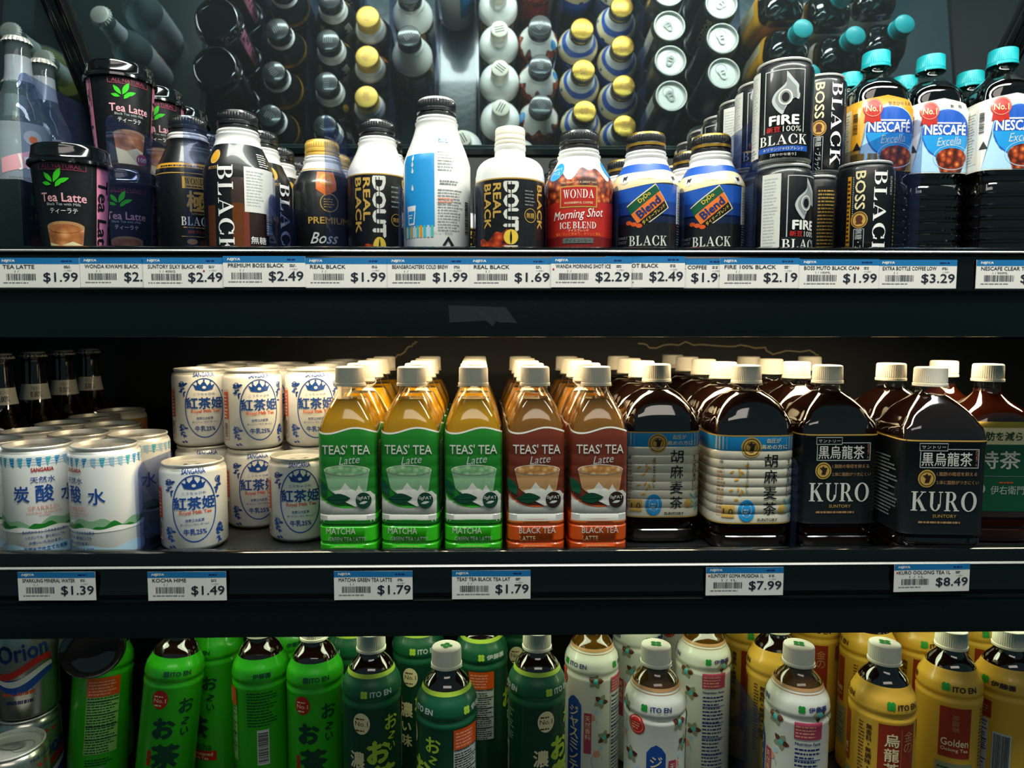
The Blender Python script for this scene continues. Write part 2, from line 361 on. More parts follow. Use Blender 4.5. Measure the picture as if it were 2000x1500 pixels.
    def wrap(s, mb, surf, ustep=3.5, vcuts=(), base=0.10, lay=0.13):
        for vs, fs, m, layer in s.items:
            bm = bmesh.new(); V = [bm.verts.new((x, 0, y)) for x, y in vs]
            for f in fs:
                try: bm.faces.new([V[i] for i in f])
                except ValueError: pass
            if any(len(f.verts) > 4 for f in bm.faces): bmesh.ops.triangulate(bm, faces=[f for f in bm.faces if len(f.verts) > 4])
            x0, x1 = min(v[0] for v in vs), max(v[0] for v in vs); y0, y1 = min(v[1] for v in vs), max(v[1] for v in vs)
            if ustep:
                k = math.ceil((x0+.01)/ustep)
                while k*ustep < x1-.01:
                    bmesh.ops.bisect_plane(bm, geom=bm.verts[:]+bm.edges[:]+bm.faces[:], plane_co=(k*ustep, 0, 0), plane_no=(1, 0, 0), dist=1e-5); k += 1
            for c in vcuts:
                if y0+.01 < c < y1-.01:
                    bmesh.ops.bisect_plane(bm, geom=bm.verts[:]+bm.edges[:]+bm.faces[:], plane_co=(0, 0, c), plane_no=(0, 0, 1), dist=1e-5)
            k = mb.mi(m); off = base+lay*layer; nv = {}
            for v in bm.verts: nv[v] = mb.bm.verts.new(surf.map(v.co.x, v.co.z, off))
            for f in bm.faces:
                try: g = mb.bm.faces.new([nv[v] for v in f.verts])
                except ValueError: continue
                g.material_index = k
            bm.free()
# ================================================================ product builders (mm inside, base at z = 0)
C['bronze'] = P('bronze', '#7a4420', .3, metal=.5, coat=.4)
def body_part(root, name, secs, mats, art=None, seg=56, knurl=None, ustep=3.5, vcuts=(), uref=None, cb=True, ct=True, off=0):
    mb = MB(); loft(mb, secs, mats, seg, knurl, cb, ct, off)
    if art:
        sf = Surf(secs, uref); art.wrap(mb, sf, ustep, vcuts, base=0.10+off)
    return mb.build(name, root)
def shell_part(root, name, secs, z0, z1, m, art=None, seg=72, off=0.35, vcuts=(), uref=None, mats=None, ustep=3.5):
    """A label sleeve hugging the loft between z0 and z1."""
    sf = Surf(secs, uref); zs = sorted({z0, z1} | {q[0] for q in secs if z0 < q[0] < z1} | set(c for c in vcuts if z0 < c < z1))
    ss = [sf.at(z) for z in zs]; mb = MB()
    loft(mb, ss, mats or [(1e9, m)], seg, None, False, False, off)
    if art: art.wrap(mb, sf, ustep, tuple(q[0] for q in secs[1:-1]), base=off+0.10)
    return mb.build(name, root)
def pet_cap(root, z, r=14.2, h=17, m='capwhite', logo=None):
    """screw cap with knurled skirt and tamper band"""
    mb = MB(); pr = [(z, r+.5), (z+2.4, r+.5), (z+2.6, r-.4), (z+3.4, r-.4), (z+3.6, r), (z+h-2.0, r-.25), (z+h-.7, r-.7), (z+h, r-1.9), (z+h+.15, 1)]
    loft(mb, rnd(pr), [(1e9, m)], 96, (z+3.5, z+h-1.5, 0, .03), False, True)
    if logo:
        for k in range(4):
            a = PI/4+k*PI/2; q = []
            for i in range(12):
                t = 2*PI*i/12; q.append(((3.4*math.cos(a)+2.6*math.cos(t))*1e-3, (3.4*math.sin(a)+2.6*math.sin(t))*1e-3, (z+h+.35)*1e-3))
            mb.face(q, logo)
    return mb.build('cap', root)
def can_cap(root, z, m='capblack', stripe=None, top='capblack', r=19, h=18):
    """screw cap of an aluminium bottle can: rolled beads and a scalloped crown"""
    pr = [(z, r-.6), (z+.8, r+.3), (z+2.2, r+.3), (z+3.0, r-.7), (z+4, r-.8), (z+4.8, r+.2), (z+7.4, r+.2), (z+8.2, r-.6), (z+9, r), (z+h-4, r-.1), (z+h-2.5, r-.5), (z+h-.8, r-1.5), (z+h, r-3), (z+h+.1, 1)]
    ms = [(z+h-2.6, m), (1e9, top)] if not stripe else [(z+4.8, m), (z+7.4, stripe), (z+h-2.6, m), (1e9, top)]
    mb = MB(); loft(mb, rnd(pr), ms, 84, (z+9, z+h-2.4, 0, .045), False, True)
    a = random.Random(5)
    for k in range(5):
        y = -7+k*3.2; x = 6-abs(y)*.3; L = a.uniform(6, 11)
        mb.face([(p*1e-3, q*1e-3, (z+h+.3)*1e-3) for p, q in ((-x, y), (-x+L, y), (-x+L, y+.9), (-x, y+.9))], 'grey' if top in ('capblack',) else 'tan')
    return mb.build('cap', root)
def can_lid(root, z, r, m='alu'):
    """pull-tab lid: seamed rim, countersink, panel with a scored mouth"""
    pr = [(z-4, r-3.0), (z-1.4, r-.9), (z-1.0, r-.2), (z+.4, r), (z+1.2, r-.5), (z+1.3, r-1.4), (z-.2, r-2.0), (z-3.4, r-2.6), (z-4.0, r-3.6), (z-2.6, r-4.6), (z-2.4, 1)]
    mb = MB(); loft(mb, rnd(pr), [(1e9, m)], 64, None, False, True)
    for q in arc(0, -r*.36, r*.36, r*.36, r*.33, r*.33, 0, 2*PI, 20): mb.face([(a*1e-3, b*1e-3, (z-2.1)*1e-3) for a, b in q], 'aludull')
    o = mb.build('lid', root)
    mb = MB(); pts = []
    k = r/33
    for q in (arc(0, -4*k, 8.5*k, 10*k, 5*k, 4*k, -PI, 0, 14)+arc(0, 2*k, 7*k, 9*k, 3.5*k, 4.5*k, 0, PI, 14)+[[(5*k, -4*k), (8.5*k, -4*k), (7*k, 2*k), (3.5*k, 2*k)], [(-5*k, -4*k), (-8.5*k, -4*k), (-7*k, 2*k), (-3.5*k, 2*k)], [(-4.5*k, -4.5*k), (4.5*k, -4.5*k), (4*k, -1*k), (-4*k, -1*k)]]):
        mb.face([(a*1e-3, b*1e-3, (z-.9)*1e-3) for a, b in q], m)
    bmesh.ops.solidify(mb.bm, geom=mb.bm.faces[:], thickness=0.0007)
    t = mb.build('pull_tab', o); return o
def crown_cap(root, z, m='alu', r=15):
    mb = MB(); rows = []
    for (zz, rr, k) in ((0, r, 1), (1.6, r-.4, 1), (3.6, r-1.6, .3), (5.6, r-2.4, 0), (6.4, r-4.2, 0), (6.6, .5, 0)):
        row = []
        for j in range(126):
            t = 2*PI*j/126; q = rr*(1+.045*k*math.cos(21*t)); row.append(mb.bm.verts.new((q*math.cos(t)*1e-3, q*math.sin(t)*1e-3, (z+zz)*1e-3)))
        rows.append(row)
    k = mb.mi(m)
    for a, b in zip(rows, rows[1:]):
        for j in range(126): mb.bm.faces.new((a[j], a[(j+1) % 126], b[(j+1) % 126], b[j])).material_index = k
    return mb.build('crown_cap', root)

# ---- aluminium bottle cans ------------------------------------------------
def can_profile(h, R=33, neck=19.4, sh=24, small=False):
    if small:   # short wide shoulder, slim long neck for a 28 mm cap
        s = [(0, R-3), (1.2, R-1.2), (4, R), (h-47, R), (h-43, R-.8)]
        s += [(h-43+t*14, 15.5+(R-.8-15.5)*math.sqrt(max(0, 1-(t)**2.0))) for t in (.2, .4, .6, .75, .87, .95, 1)]
        s += [(h-27, 14.8), (h-24, 14.8), (h-22, 14.2), (h-21, 15), (h-18, 15.2), (h-16.5, 14)]
        return rnd(s)
    top = h-18
    s = [(0, R-3), (1.2, R-1.2), (4, R), (top-8-sh, R)]
    n = 8
    for i in range(1, n+1):
        t = i/n; e = (1-math.cos(PI*t))/2*.35+t*.65; s.append((top-8-sh+sh*t, R+(neck+1-R)*e))
    s += [(top-6.5, neck+1.6), (top-5, neck+1.8), (top-4, neck+.4), (top-3, neck-.6), (top-1.5, neck+.6), (top, neck-.2)]
    return rnd(s)
C['blue2'] = P('blue2', '#143c88', .36, coat=.4); C['blue3'] = P('blue3', '#0b1c40', .36, coat=.4)
def art_dydo():
    a = Art(); U = 103.6
    for u0 in (0, -103.6+103.6):
        pass
    a.rect(-103.6, 60, 103.6, 80, 'blue', 0); a.rect(-103.6, 50, 103.6, 64, 'blue2', 1); a.rect(-103.6, 40, 103.6, 52, 'blue3', 1); a.rect(-103.6, 6, 103.6, 44, 'black', 3)
    a.band(lambda u: 79+2.5*math.sin(u/16), lambda u: 92+2.5*math.sin(u/16), -100, 100, 'cream', 1)
    for c in (-52, 0, 52):
        a.ell(c-21, 86, 6, 5, 'offwhite', 2); a.poly([(c-22.5, 83), (c-21, 85.4), (c-19, 84), (c-20, 87), (c-18, 89), (c-21, 88), (c-23.5, 88.5), (c-22, 86)], 'charcoal', 3); a.lines(c-6, 84, c+12, 88, 2, 'gold', 2, .5, 4)
    def logo(cu):
        t = math.radians(40); c, d = math.cos(t), math.sin(t)
        def rot(pts): return [(cu+x*c-y*d, 58+x*d+y*c) for x, y in pts]
        a.poly(rot([(-17, -12), (17, -14), (20, 12), (-14, 14)]), 'cream', 2)
        a.poly(rot([(-16, 5), (19, 4), (19.3, 11), (-14, 13)]), 'midgreen', 3)
        a.poly(rot([(-16, -6), (17.6, -6), (18.6, 4.2), (-15.5, 4.6)]), 'orange', 3)
        a.poly(rot([(-16, -11), (16, -13), (17, -6), (-16, -6)]), 'black', 3)
        def T(s, x, y, h, w, m, bold=0):
            a.text(s, cu+x*c-y*d, 58+x*d+y*c, h, w, m, 5, 40, bold)
        T('DyDo', 4, 8.4, 5, 13, 'yellow', .02); T('Blend', 1.5, -.6, 7.4, 25, 'navy', .03); T('ダイドーブレンド', 1, -9, 3.6, 27, 'yellow', .01)
        for k in range(3): a.ell(cu-17+k*5, 44-k*1.5, 3, 2, 'rust', 4)
    logo(2); a.serif('BLACK', 4, 27, 9.5, 37, 'offwhite', 3); a.text('SMART', -22, 30, 2.6, 12, 'grey', 3); a.text('SHOT', -22, 26, 2.6, 10, 'grey', 3)
    a.rect(36, 6, 60, 80, 'offwhite', 2); a.lines(38, 12, 58, 76, 26, 'grey', 3, .45, 2); a.rect(-75, 20, -45, 80, 'blue', 2); a.lines(-73, 24, -47, 76, 16, 'offwhite', 3, .4, 5)
    return a
def dydo_can():
    r = empty('aluminium_bottle_can'); s = can_profile(133)
    body_part(r, 'body', s, [(52, 'black'), (70, 'navy'), (82, 'blue'), (91, 'cream'), (100, 'blue'), (1e9, 'enamel')], art_dydo(), vcuts=[q[0] for q in s])
    can_cap(r, 115, 'capblack', 'goldfoil', 'goldfoil'); return r
def wonda_red():
    r = empty('aluminium_bottle_can'); s = can_profile(133); a = Art()
    a.band(lambda u: 60, lambda u: 90+5*math.sin(u/7)+3*math.sin(u/3.1+1), -103, 103, 'coffeeice', 0, 90)
    a.rect(-103.6, 30, 103.6, 62, 'red', 1); a.rect(-103.6, 4, 103.6, 31, 'deepred', 1)
    a.band(lambda u: 50, lambda u: 60+3*math.sin(u/5), -103, 103, 'red', 1, 60)
    a.rect(-18, 57, 18, 77, 'gold', 3); a.rect(-16.8, 58.2, 16.8, 75.8, 'red', 4); a.serif('WONDA', 0, 69.5, 8, 29, 'white', 5); a.text('WONDERFUL COFFEE', 0, 61.2, 2, 27, 'cream', 5)
    a.text('THE HEART OF A GREAT DAY', 0, 80, 1.8, 34, 'cream', 5)
    a.text('Morning Shot', 0, 50, 10.5, 50, 'white', 4, 4, .005, .35); a.serif('ICE', -12.5, 40.5, 6, 11, 'white', 4); a.serif('BLEND', 6, 40.5, 6, 22, 'white', 4)
    a.text('アイスブレンド', 0, 35.6, 2.4, 19, 'cream', 4); a.text('“最も”スッと飲めて、キリッと美味。', 0, 32.3, 3.2, 46, 'orange', 4, 0, .01)
    a.rect(-14.5, 23.8, 14.5, 28.6, 'foil', 4); a.text('アイスコーヒー', 0, 26.2, 2.8, 24, 'charcoal', 5)
    a.ell(-26, 92, 9, 9, 'skyblue', 3); a.text('挽きたて', -26, 94.5, 3, 13, 'white', 4); a.text('アイス', -26, 90, 3.4, 11, 'white', 4)
    a.rect(50, 8, 85, 80, 'offwhite', 2); a.lines(52, 12, 83, 78, 22, 'grey', 3); a.ell(40, 95, 8, 8, 'skyblue', 3); a.rect(-80, 10, -50, 60, 'red', 2); a.lines(-78, 12, -52, 58, 18, 'offwhite', 3)
    body_part(r, 'body', s, [(62, 'red'), (1e9, 'enamel')], a, vcuts=[q[0] for q in s]); can_cap(r, 115, 'capblack', None, 'capblack'); return r
def art_doutor(top):
    a = Art(); a.rect(-103.6, 4, 103.6, top, 'black', 0); a.rect(-103.6, top-.2, 103.6, top+1, 'gold', 1)
    for c in (-8, 95.6, -112):
        if c < -100: continue
        u = c+5
        a.band(lambda x: 4, lambda x: 30+5*math.sin((x-u)/9+1.2)+2*math.sin((x-u)/2.3), c-24, c+6, 'redmound', 1, 26)
        k = (top-22)/64
        a.text('REAL', c-4, top-4-17*k, 7.4, 34*k, 'gold', 3, -90, .035); a.text('BLACK', c-14, top-6-20*k, 7.4, 44*k, 'gold', 3, -90, .035)
        a.text('DOUT', c+9, top-4-23*k, 12.5, 48*k, 'offwhite', 3, -90, .06)
        a.ell(c+9, top-58*k, 6.6, 7.6*k, 'yellow', 3); a.leafshape(c+9, top-66*k, 15*k, 2, PI/2, 'black', 4); a.text('R', c+9, top-73*k, 12.5, 11*k, 'offwhite', 3, -90, .06)
        for q in (2.6, 5.8): a.rect(c+3+q, top-50*k, c+3+q+.8, top-3, 'black', 4)
        a.ring(c+28, top-36*k, 6.5, 6.5, .6, 'gold', 3); a.text('無糖', c+28, top-36*k, 5, 9, 'gold', 3); a.lines(c+22, top-26*k, c+34, top-8, 5, 'grey', 3, .3)
        a.text('BLACK', c+40, top-6-20*k, 7.4, 44*k, 'gold', 3, -90, .035)
    a.rect(48, 8, 74, top-6, 'charcoal', 2); a.lines(50, 12, 72, top-10, 20, 'palegrey', 3)
    return a
def doutor_small():
    r = empty('aluminium_bottle_can'); s = can_profile(133, small=True)
    body_part(r, 'body', s, [(1e9, 'enamel')], art_doutor(80), vcuts=[q[0] for q in s])
    mb = MB(); z = 117; pr = [(z-1, 14.2), (z, 14.8), (z+2, 14.8), (z+3, 13.9), (z+4, 14.4), (z+7, 14.4), (z+8, 13.9), (z+9, 14.4), (z+14, 14.2), (z+15.4, 13.4), (z+16, 12), (z+16.1, 1)]
    loft(mb, rnd(pr), [(1e9, 'capwhite')], 72, (z+9, z+14.1, 0, .03), False, True)
    for k in range(3): mb.face([(x*1e-3, y*1e-3, (z+16.35)*1e-3) for x, y in ((-8, -5+k*4), (8, -5+k*4), (8, -3.6+k*4), (-8, -3.6+k*4))], 'charcoal')
    mb.build('cap', r); return r
def doutor_tall():
    r = empty('aluminium_bottle_can'); s = can_profile(165, sh=30)
    body_part(r, 'body', s, [(1e9, 'enamel')], art_doutor(104), vcuts=[q[0] for q in s]); can_cap(r, 147, 'capblack'); return r
def beans_can():
    r = empty('aluminium_bottle_can'); s = can_profile(165, sh=38); a = Art()
    a.rect(-36, 40, 1, 108, 'skyblue', 1)
    for k, c in enumerate(('bluegreen', 'cream', 'turquoise', 'gold', 'paleblue', 'bluegreen', 'ochre', 'turquoise', 'paleblue', 'bluegreen')):
        a.rect(-36+k*3.7, 30, -36+k*3.7+2.6, 41, c, 2)
    for v in (92, 98, 76, 104): a.ell(-22, v, 1.3, 2, 'white', 2); a.poly([(-23.2, v+.5), (-20.8, v+.5), (-22, v+4)], 'white', 2)
    a.poly([(-28, 42), (-20, 42), (-18, 60), (-30, 60)], 'white', 2); a.poly([(-27, 44), (-21, 44), (-19.5, 55), (-28.5, 55)], 'skyblue', 3); a.lines(-27, 48, -21, 53, 2, 'white', 4)
    a.lines(4, 36, 30, 76, 15, 'grey', 2, .35, 9); a.lines(4, 62, 22, 68, 2, 'salmon', 3, .5, 3); a.lines(6, 79, 28, 84, 2, 'grey', 2, .5, 8); a.lines(4, 92, 22, 112, 7, 'palegrey', 2, .4, 8)
    a.text('コールド専用品', 9, 34, 2.6, 18, 'grey', 3); a.poly([(8, 22), (14, 31), (20, 22), (17, 22), (14, 27), (11, 22)], 'black', 3); a.bars(34, 34, 40, 66, 'charcoal', 2, False)
    a.lines(5, 119, 20, 124, 2, 'skyblue', 3, .7, 4)
    a.lines(-80, 30, -45, 110, 24, 'palegrey', 2, .4, 6); a.rect(60, 38, 97, 112, 'skyblue', 1)
    body_part(r, 'body', s, [(1e9, 'enamel')], a, vcuts=[q[0] for q in s]); can_cap(r, 147, 'capblack', None, 'alu'); return r
def silky_can():
    r = empty('aluminium_bottle_can'); s = can_profile(153, sh=32); a = Art()
    a.rect(-103.6, 86, 103.6, 112, 'black', 0)
    a.rect(-103.6, 4, -8, 86, 'black', 1); a.rect(-34, 4, -24, 60, 'bronze', 2); a.rect(-7, 4, 3, 62, 'bronze', 2); a.rect(3, 4, 8, 60, 'cocoa', 2); a.rect(24, 4, 103.6, 86, 'black', 1)
    a.serif('BLACK', -13, 55, 15, 84, 'white', 4, -90); a.rect(4, 54, 38, 96, 'offwhite', 3); a.lines(6, 60, 24, 94, 12, 'palegrey', 4, .4); a.rect(38, 50, 52, 92, 'palegrey', 3)
    a.bars(26, 34, 34, 60, 'offwhite', 4, False); a.ell(-26, 106, 6, 7, 'gold', 2); a.ell(-26, 106, 3.6, 4.6, 'ochre', 3)
    a.text('BOSS', -26, 95, 2.6, 10, 'gold', 3); a.lines(20, 98, 34, 112, 6, 'offwhite', 3, .4); a.rect(26, 34, 34, 44, 'navy', 3); a.text('無糖', 17, 28, 7, 16, 'white', 3)
    a.ell(78, 104, 6, 7, 'gold', 2); a.serif('BLACK', 78, 55, 15, 84, 'white', 4, -90)
    body_part(r, 'body', s, [(86, 'darkbrown'), (118, 'black'), (1e9, 'enamel')], a, vcuts=[q[0] for q in s]); can_cap(r, 135, 'capblack'); return r
def premium_can():
    r = empty('aluminium_bottle_can'); s = can_profile(152, sh=26); a = Art()
    a.poly([(-12, 114), (10, 114), (10, 94), (-1, 87), (-12, 94)], 'orange', 2); a.ell(-1, 105, 7, 7, 'ochre', 3); a.ell(-1, 105, 4, 4, 'orange', 4)
    a.ring(2, 80, 10, 10, 1, 'gold', 3); a.lines(-4, 75, 8, 86, 4, 'gold', 3, .4); a.text('PREMIUM', 2, 61, 7, 46, 'gold', 3, 0, .02); a.text('Boss', -4, 42, 12, 30, 'offwhite', 3, 0, .01, .4)
    a.band(lambda u: 4, lambda u: 26+4*math.sin(u/5), 10, 36, 'redmound', 2, 20); a.rect(45, 8, 80, 95, 'charcoal', 2); a.lines(47, 12, 78, 90, 24, 'palegrey', 3)
    a.rect(-103.6, 117, 103.6, 118.4, 'gold', 1)
    body_part(r, 'body', s, [(117, 'black'), (1e9, 'enamel')], a, vcuts=[q[0] for q in s]); can_cap(r, 134, 'capgold', None, 'capgold'); return r
def kiwami_can():
    r = empty('aluminium_bottle_can'); s = can_profile(165, sh=34); a = Art()
    a.rect(-14, 87, 14, 99, 'gold', 2); a.serif('WONDA', 0, 94.5, 6, 23, 'black', 3); a.lines(-10, 88.6, 10, 90.4, 1, 'black', 3)
    a.text('極', 0, 74, 21, 20, 'gold', 3, 0, .03); a.text('KIWAMI', 0, 61.5, 2, 12, 'gold', 3); a.serif('BLACK', 0, 54, 9, 32, 'white', 3); a.lines(-14, 47, 14, 49, 1, 'gold', 3); a.text('極味ブレンド', 0, 43, 3.5, 20, 'rust', 3)
    a.rect(-16, 38, 16, 38.6, 'gold', 2); a.ell(-6, 33, 5, 3, 'tan', 3); a.ell(5, 32, 4, 3, 'brown', 3)
    a.rect(-103.6, 102, 103.6, 103, 'gold', 1); a.rect(-103.6, 108, 103.6, 113, 'ochre', 1); a.lines(-40, 109, 40, 112.5, 1, 'black', 2)
    a.rect(30, 8, 70, 92, 'darkbrown', 2); a.lines(32, 12, 68, 90, 24, 'tan', 3)
    body_part(r, 'body', s, [(140, 'black'), (1e9, 'enamel')], a, vcuts=[q[0] for q in s]); can_cap(r, 147, 'capblack'); return r
# ---- straight cans --------------------------------------------------------
def straight_can(h, R, art, mats, neckin=3.2, ustep=3.0):
    r = empty('drink_can'); s = rnd([(0, R-6), (.8, R-4.4), (3.5, R-1.4), (6, R), (h-9, R), (h-6, R-.9), (h-3.5, R-neckin), (h-1.6, R-neckin)])
    body_part(r, 'body', s, mats, art, vcuts=[6, h-9, h-6, h-3.5], ustep=ustep, ct=False); can_lid(r, h-1.0, R-neckin+1.0); return r
def fire_can():
    a = Art(); W = 80
    a.band(lambda u: 2, lambda u: 91, -W, W, 'black', 0, 60)
    for c in (0, 82.6):
        a.frame(c-18, 26, c+18, 84, .9, 'palegrey', 2)
        # the flame emblem: a hooked drop
        out = [(c-2, 44), (c-8, 50), (c-11, 57), (c-8, 64), (c-1, 70), (c+2, 76), (c+1, 82), (c+7, 75), (c+12, 69), (c+10, 64), (c+13, 62), (c+12, 57), (c+8, 58), (c+3, 53), (c, 48)]
        out = closed(out); a.poly(out, 'palegrey', 4); a.poly([(x*.78+c*.22+(.4), 61+(y-61)*.78) for x, y in out], 'grey', 5); a.ring(c+.5, 59, 6, 7, 1.3, 'offwhite', 6); a.ell(c+.5, 59, 3.2, 4.2, 'black', 6)
        a.text('FIRE', c, 39, 8, 25, 'white', 5, 0, .045); a.text('新豆', c-9, 31, 5, 12, 'red', 5, 0, .03); a.text('100%', c+7, 31, 5, 16, 'offwhite', 5)
        a.rect(c-22, 16, c+22, 28, 'black', 4); a.serif('BLACK', c, 21.6, 9, 43, 'white', 6); a.rect(c-23, 11, c+23, 16, 'blue', 3); a.text('キリマンジャロブレンド', c, 13.5, 3, 36, 'cream', 4); a.text('【爽やかな香り】', c, 8.3, 2.6, 22, 'offwhite', 4); a.text('キリン コーヒー', c, 5, 2.4, 24, 'offwhite', 4)
    a.rect(-41, 8, -23.5, 86, 'offwhite', 4); a.lines(-39, 20, -26, 84, 22, 'palegrey', 5, .4); a.lines(-39, 10, -26, 18, 3, 'grey', 5); a.rect(43, 8, 58, 86, 'charcoal', 4); a.lines(44, 10, 57, 84, 20, 'grey', 5)
    a.rect(27, 30, 40, 86, 'charcoal', 1)
    return straight_can(95, 26.3, a, [(7, 'alu'), (92, 'black'), (1e9, 'black')])
def boss_can():
    a = Art(); a.band(lambda u: 2, lambda u: 98, -82.6, 82.6, 'black', 0, 60)
    for c in (0, 84):
        a.serif('BLACK', c+12, 52, 13, 84, 'white', 3, -90); a.text('BOSS', c-6, 76, 8.5, 36, 'cream', 3, -90, .02); a.ell(c-6, 48, 7.2, 8, 'gold', 3); a.ring(c-6, 48, 6.4, 7.2, .8, 'brown', 4); a.ell(c-6, 49, 3, 3.5, 'brown', 4); a.poly([(c-9, 44), (c-3, 44), (c-4, 47), (c-8, 47)], 'brown', 4)
        a.text('無糖・ブラック', c-6, 22, 6, 34, 'palegrey', 3, -90); a.frame(c-10.5, 3, c-1.5, 39.5, .5, 'palegrey', 2)
        a.rect(c-17.5, 4, c-14, 90, 'ochre', 2); a.lines(c-17.2, 6, c-14.3, 88, 20, 'darkbrown', 3, .5); a.lines(c-12.5, 50, c-11.5, 90, 20, 'palegrey', 3, .5)
        a.text('SUNTORY', c+24, 80, 3, 18, 'palegrey', 3, -90)
    a.rect(30, 8, 54, 92, 'charcoal', 2); a.lines(31, 10, 53, 90, 22, 'gold', 3, .4)
    return straight_can(104, 26.3, a, [(7, 'alu'), (1e9, 'black')])
def sangaria_can():
    a = Art(); W = 103.6; h = 87.5
    for c in (0, -96, 100) if False else (0,):
        a.text('SANGARIA', c, 81.5, 4.6, 23, 'inkblue', 2, 0, .035)
        a.ring(c, 44.5, 22, 33.5, 1.2, 'inkblue', 2, 0, 2*PI, 56)
        a.poly([(c-9, 65), (c-12, 71.5), (c-8, 69.5), (c-7, 73.5), (c-3.5, 69.5), (c, 75), (c+3.5, 69.5), (c+7, 73.5), (c+8, 69.5), (c+12, 71.5), (c+9, 65), (c, 63.5)], 'inkblue', 2)
        for k in (-7, 0, 7): a.ell(c+k, 75.4 if k == 0 else 74, 1, 1, 'inkblue', 2)
        a.ell(c, 67.5, 2, 1.6, 'white', 3)
        a.text('こうちゃひめ', c, 60, 2.8, 23, 'inkblue', 2); a.text('紅茶姫', c, 50, 12.5, 40, 'inkblue', 3, 0, .03)
        a.text('Royal Milk Tea', c+1, 40.5, 4.4, 31, 'rust', 3, 0, .025); a.text('世界三大紅茶', c, 33, 3, 18, 'inkblue', 2, 0, .02); a.text('ダージリン／ウバ／キームン', c, 28.8, 2.4, 28, 'inkblue', 2, 0, .02)
        a.text('牛乳25%', c, 21.5, 6, 22, 'inkblue', 2, 0, .03)
    rr = random.Random(11)
    for sx in (-1, 1):
        for (cu, cv, up) in ((sx*25, 68, 1), (sx*26, 20, -1)):
            for k in range(7):
                an = rr.uniform(0, 2*PI); a.leafshape(cu+rr.uniform(-2, 2), cv+rr.uniform(-3, 3), 5.5, 2.6, an, 'inkblue', 2)
            a.ring(cu, cv+3, 3.4, 3.4, .9, 'inkblue', 3); a.ring(cu, cv+3, 1.6, 1.6, .6, 'inkblue', 3)
            for k in range(6): a.leafshape(cu+sx*(1-k*.8), cv-2-k*2.4, 5, 2, rr.uniform(0, 2*PI), 'inkblue', 2)
    a.rect(-47, 12, -37, 30, 'offwhite', 2); a.rect(-47, 34, -38, 64, 'rust', 2); a.bars(-46, 14, -39, 30, 'charcoal', 3, False); a.lines(-46, 36, -39, 62, 7, 'white', 3, .4); a.frame(-48, 11, -37, 66, .5, 'rust', 3)
    a.lines(48, 12, 74, 68, 18, 'inkblue', 2, .35); a.lines(-88, 12, -55, 68, 18, 'inkblue', 2, .35)
    return straight_can(h, 33, a, [(3.4, 'alu'), (h-5, 'enamel'), (1e9, 'alu')])
def sparkling_can():
    a = Art(); h = 110; rr = random.Random(3)
    C.setdefault('_', C['white'])
    for b in (0, 103.6) :
        for d in ((0,) if b == 0 else (-103.6,)):
            pass
    for c in (-2, -101):
        a.text('炭', c-19, 67, 15, 14, 'inkblue', 3, 0, .02); a.text('酸', c+1, 67, 16, 15, 'inkblue', 3, 0, .02); a.text('水', c+23, 65, 15, 15, 'inkblue', 3, 0, .02)
        a.text('天然水', c, 80, 6, 21, 'inkblue', 3, 0, .01); a.text('SANGARIA', c, 89.5, 3.6, 19, 'red', 3, 0, .04); a.serif('SPARKLIN', c, 53.5, 4, 26, 'salmon', 3); a.text('NATURAL SPARKLING', c, 49, 2, 30, 'salmon', 3); a.text('WATER', c, 46.3, 1.8, 10, 'salmon', 3)
        for k, t in enumerate(('水の代わりとしてそのままお飲み', 'いただいても、割り材としても', 'お使いいただけます。')): a.text(t, c, 31-k*5.2, 3, 40-6*k, 'inkblue', 3, 0, .015)
        a.text('天然水で仕立てた炭酸', c, 14.5, 4, 38, 'inkblue', 3, 0, .02)
    a.band(lambda u: 33, lambda u: 41+3*math.sin(u/9)+2.2*math.sin(u/4+1), -103, 103, 'glassgreen', 1, 120)
    a.band(lambda u: 34, lambda u: 37+2.5*math.sin(u/6+2)+1.5*math.sin(u/2.5), -103, 103, 'teagreen', 2, 120)
    a.band(lambda u: 31, lambda u: 34.6+1.2*math.sin(u/5), -103, 103, 'white', 3, 80)
    a.band(lambda u: 8, lambda u: 17+2*math.sin(u/7), -103, 103, 'paleblue', 1, 80)
    for k in range(26): u = -103+k*8; a.poly([(u, 101), (u+5, 101), (u+3+rr.uniform(-2, 2), 92), (u+1, 94)], rr.choice(['skyblue', 'paleblue', 'turquoise']), 1)
    for v in (94.5, 97, 99.5): a.rect(-103.6, v, 103.6, v+.5, 'paleblue', 2)
    return straight_can(h, 33, a, [(3.4, 'alu'), (h-5, 'enamel'), (1e9, 'alu')])
def fruit_can():
    a = Art(); a.rect(-103.6, 80, 103.6, 96, 'salmon', 0)
    for k in range(8):
        c = -92+k*26; a.ell(c, 58, 8, 9, 'red', 2); a.ell(c+9, 50, 6, 7, 'salmon', 3); a.leafshape(c-6, 68, 12, 5, .5, 'teagreen', 4); a.rect(c-9, 72, c+9, 84, 'white', 3); a.lines(c-8, 74, c+8, 82, 2, 'magenta', 4, .6)
    a.rect(-103.6, 96, 103.6, 100, 'gold', 1)
    return straight_can(110, 33, a, [(3.4, 'alu'), (h_ := 105, 'enamel'), (1e9, 'alu')])
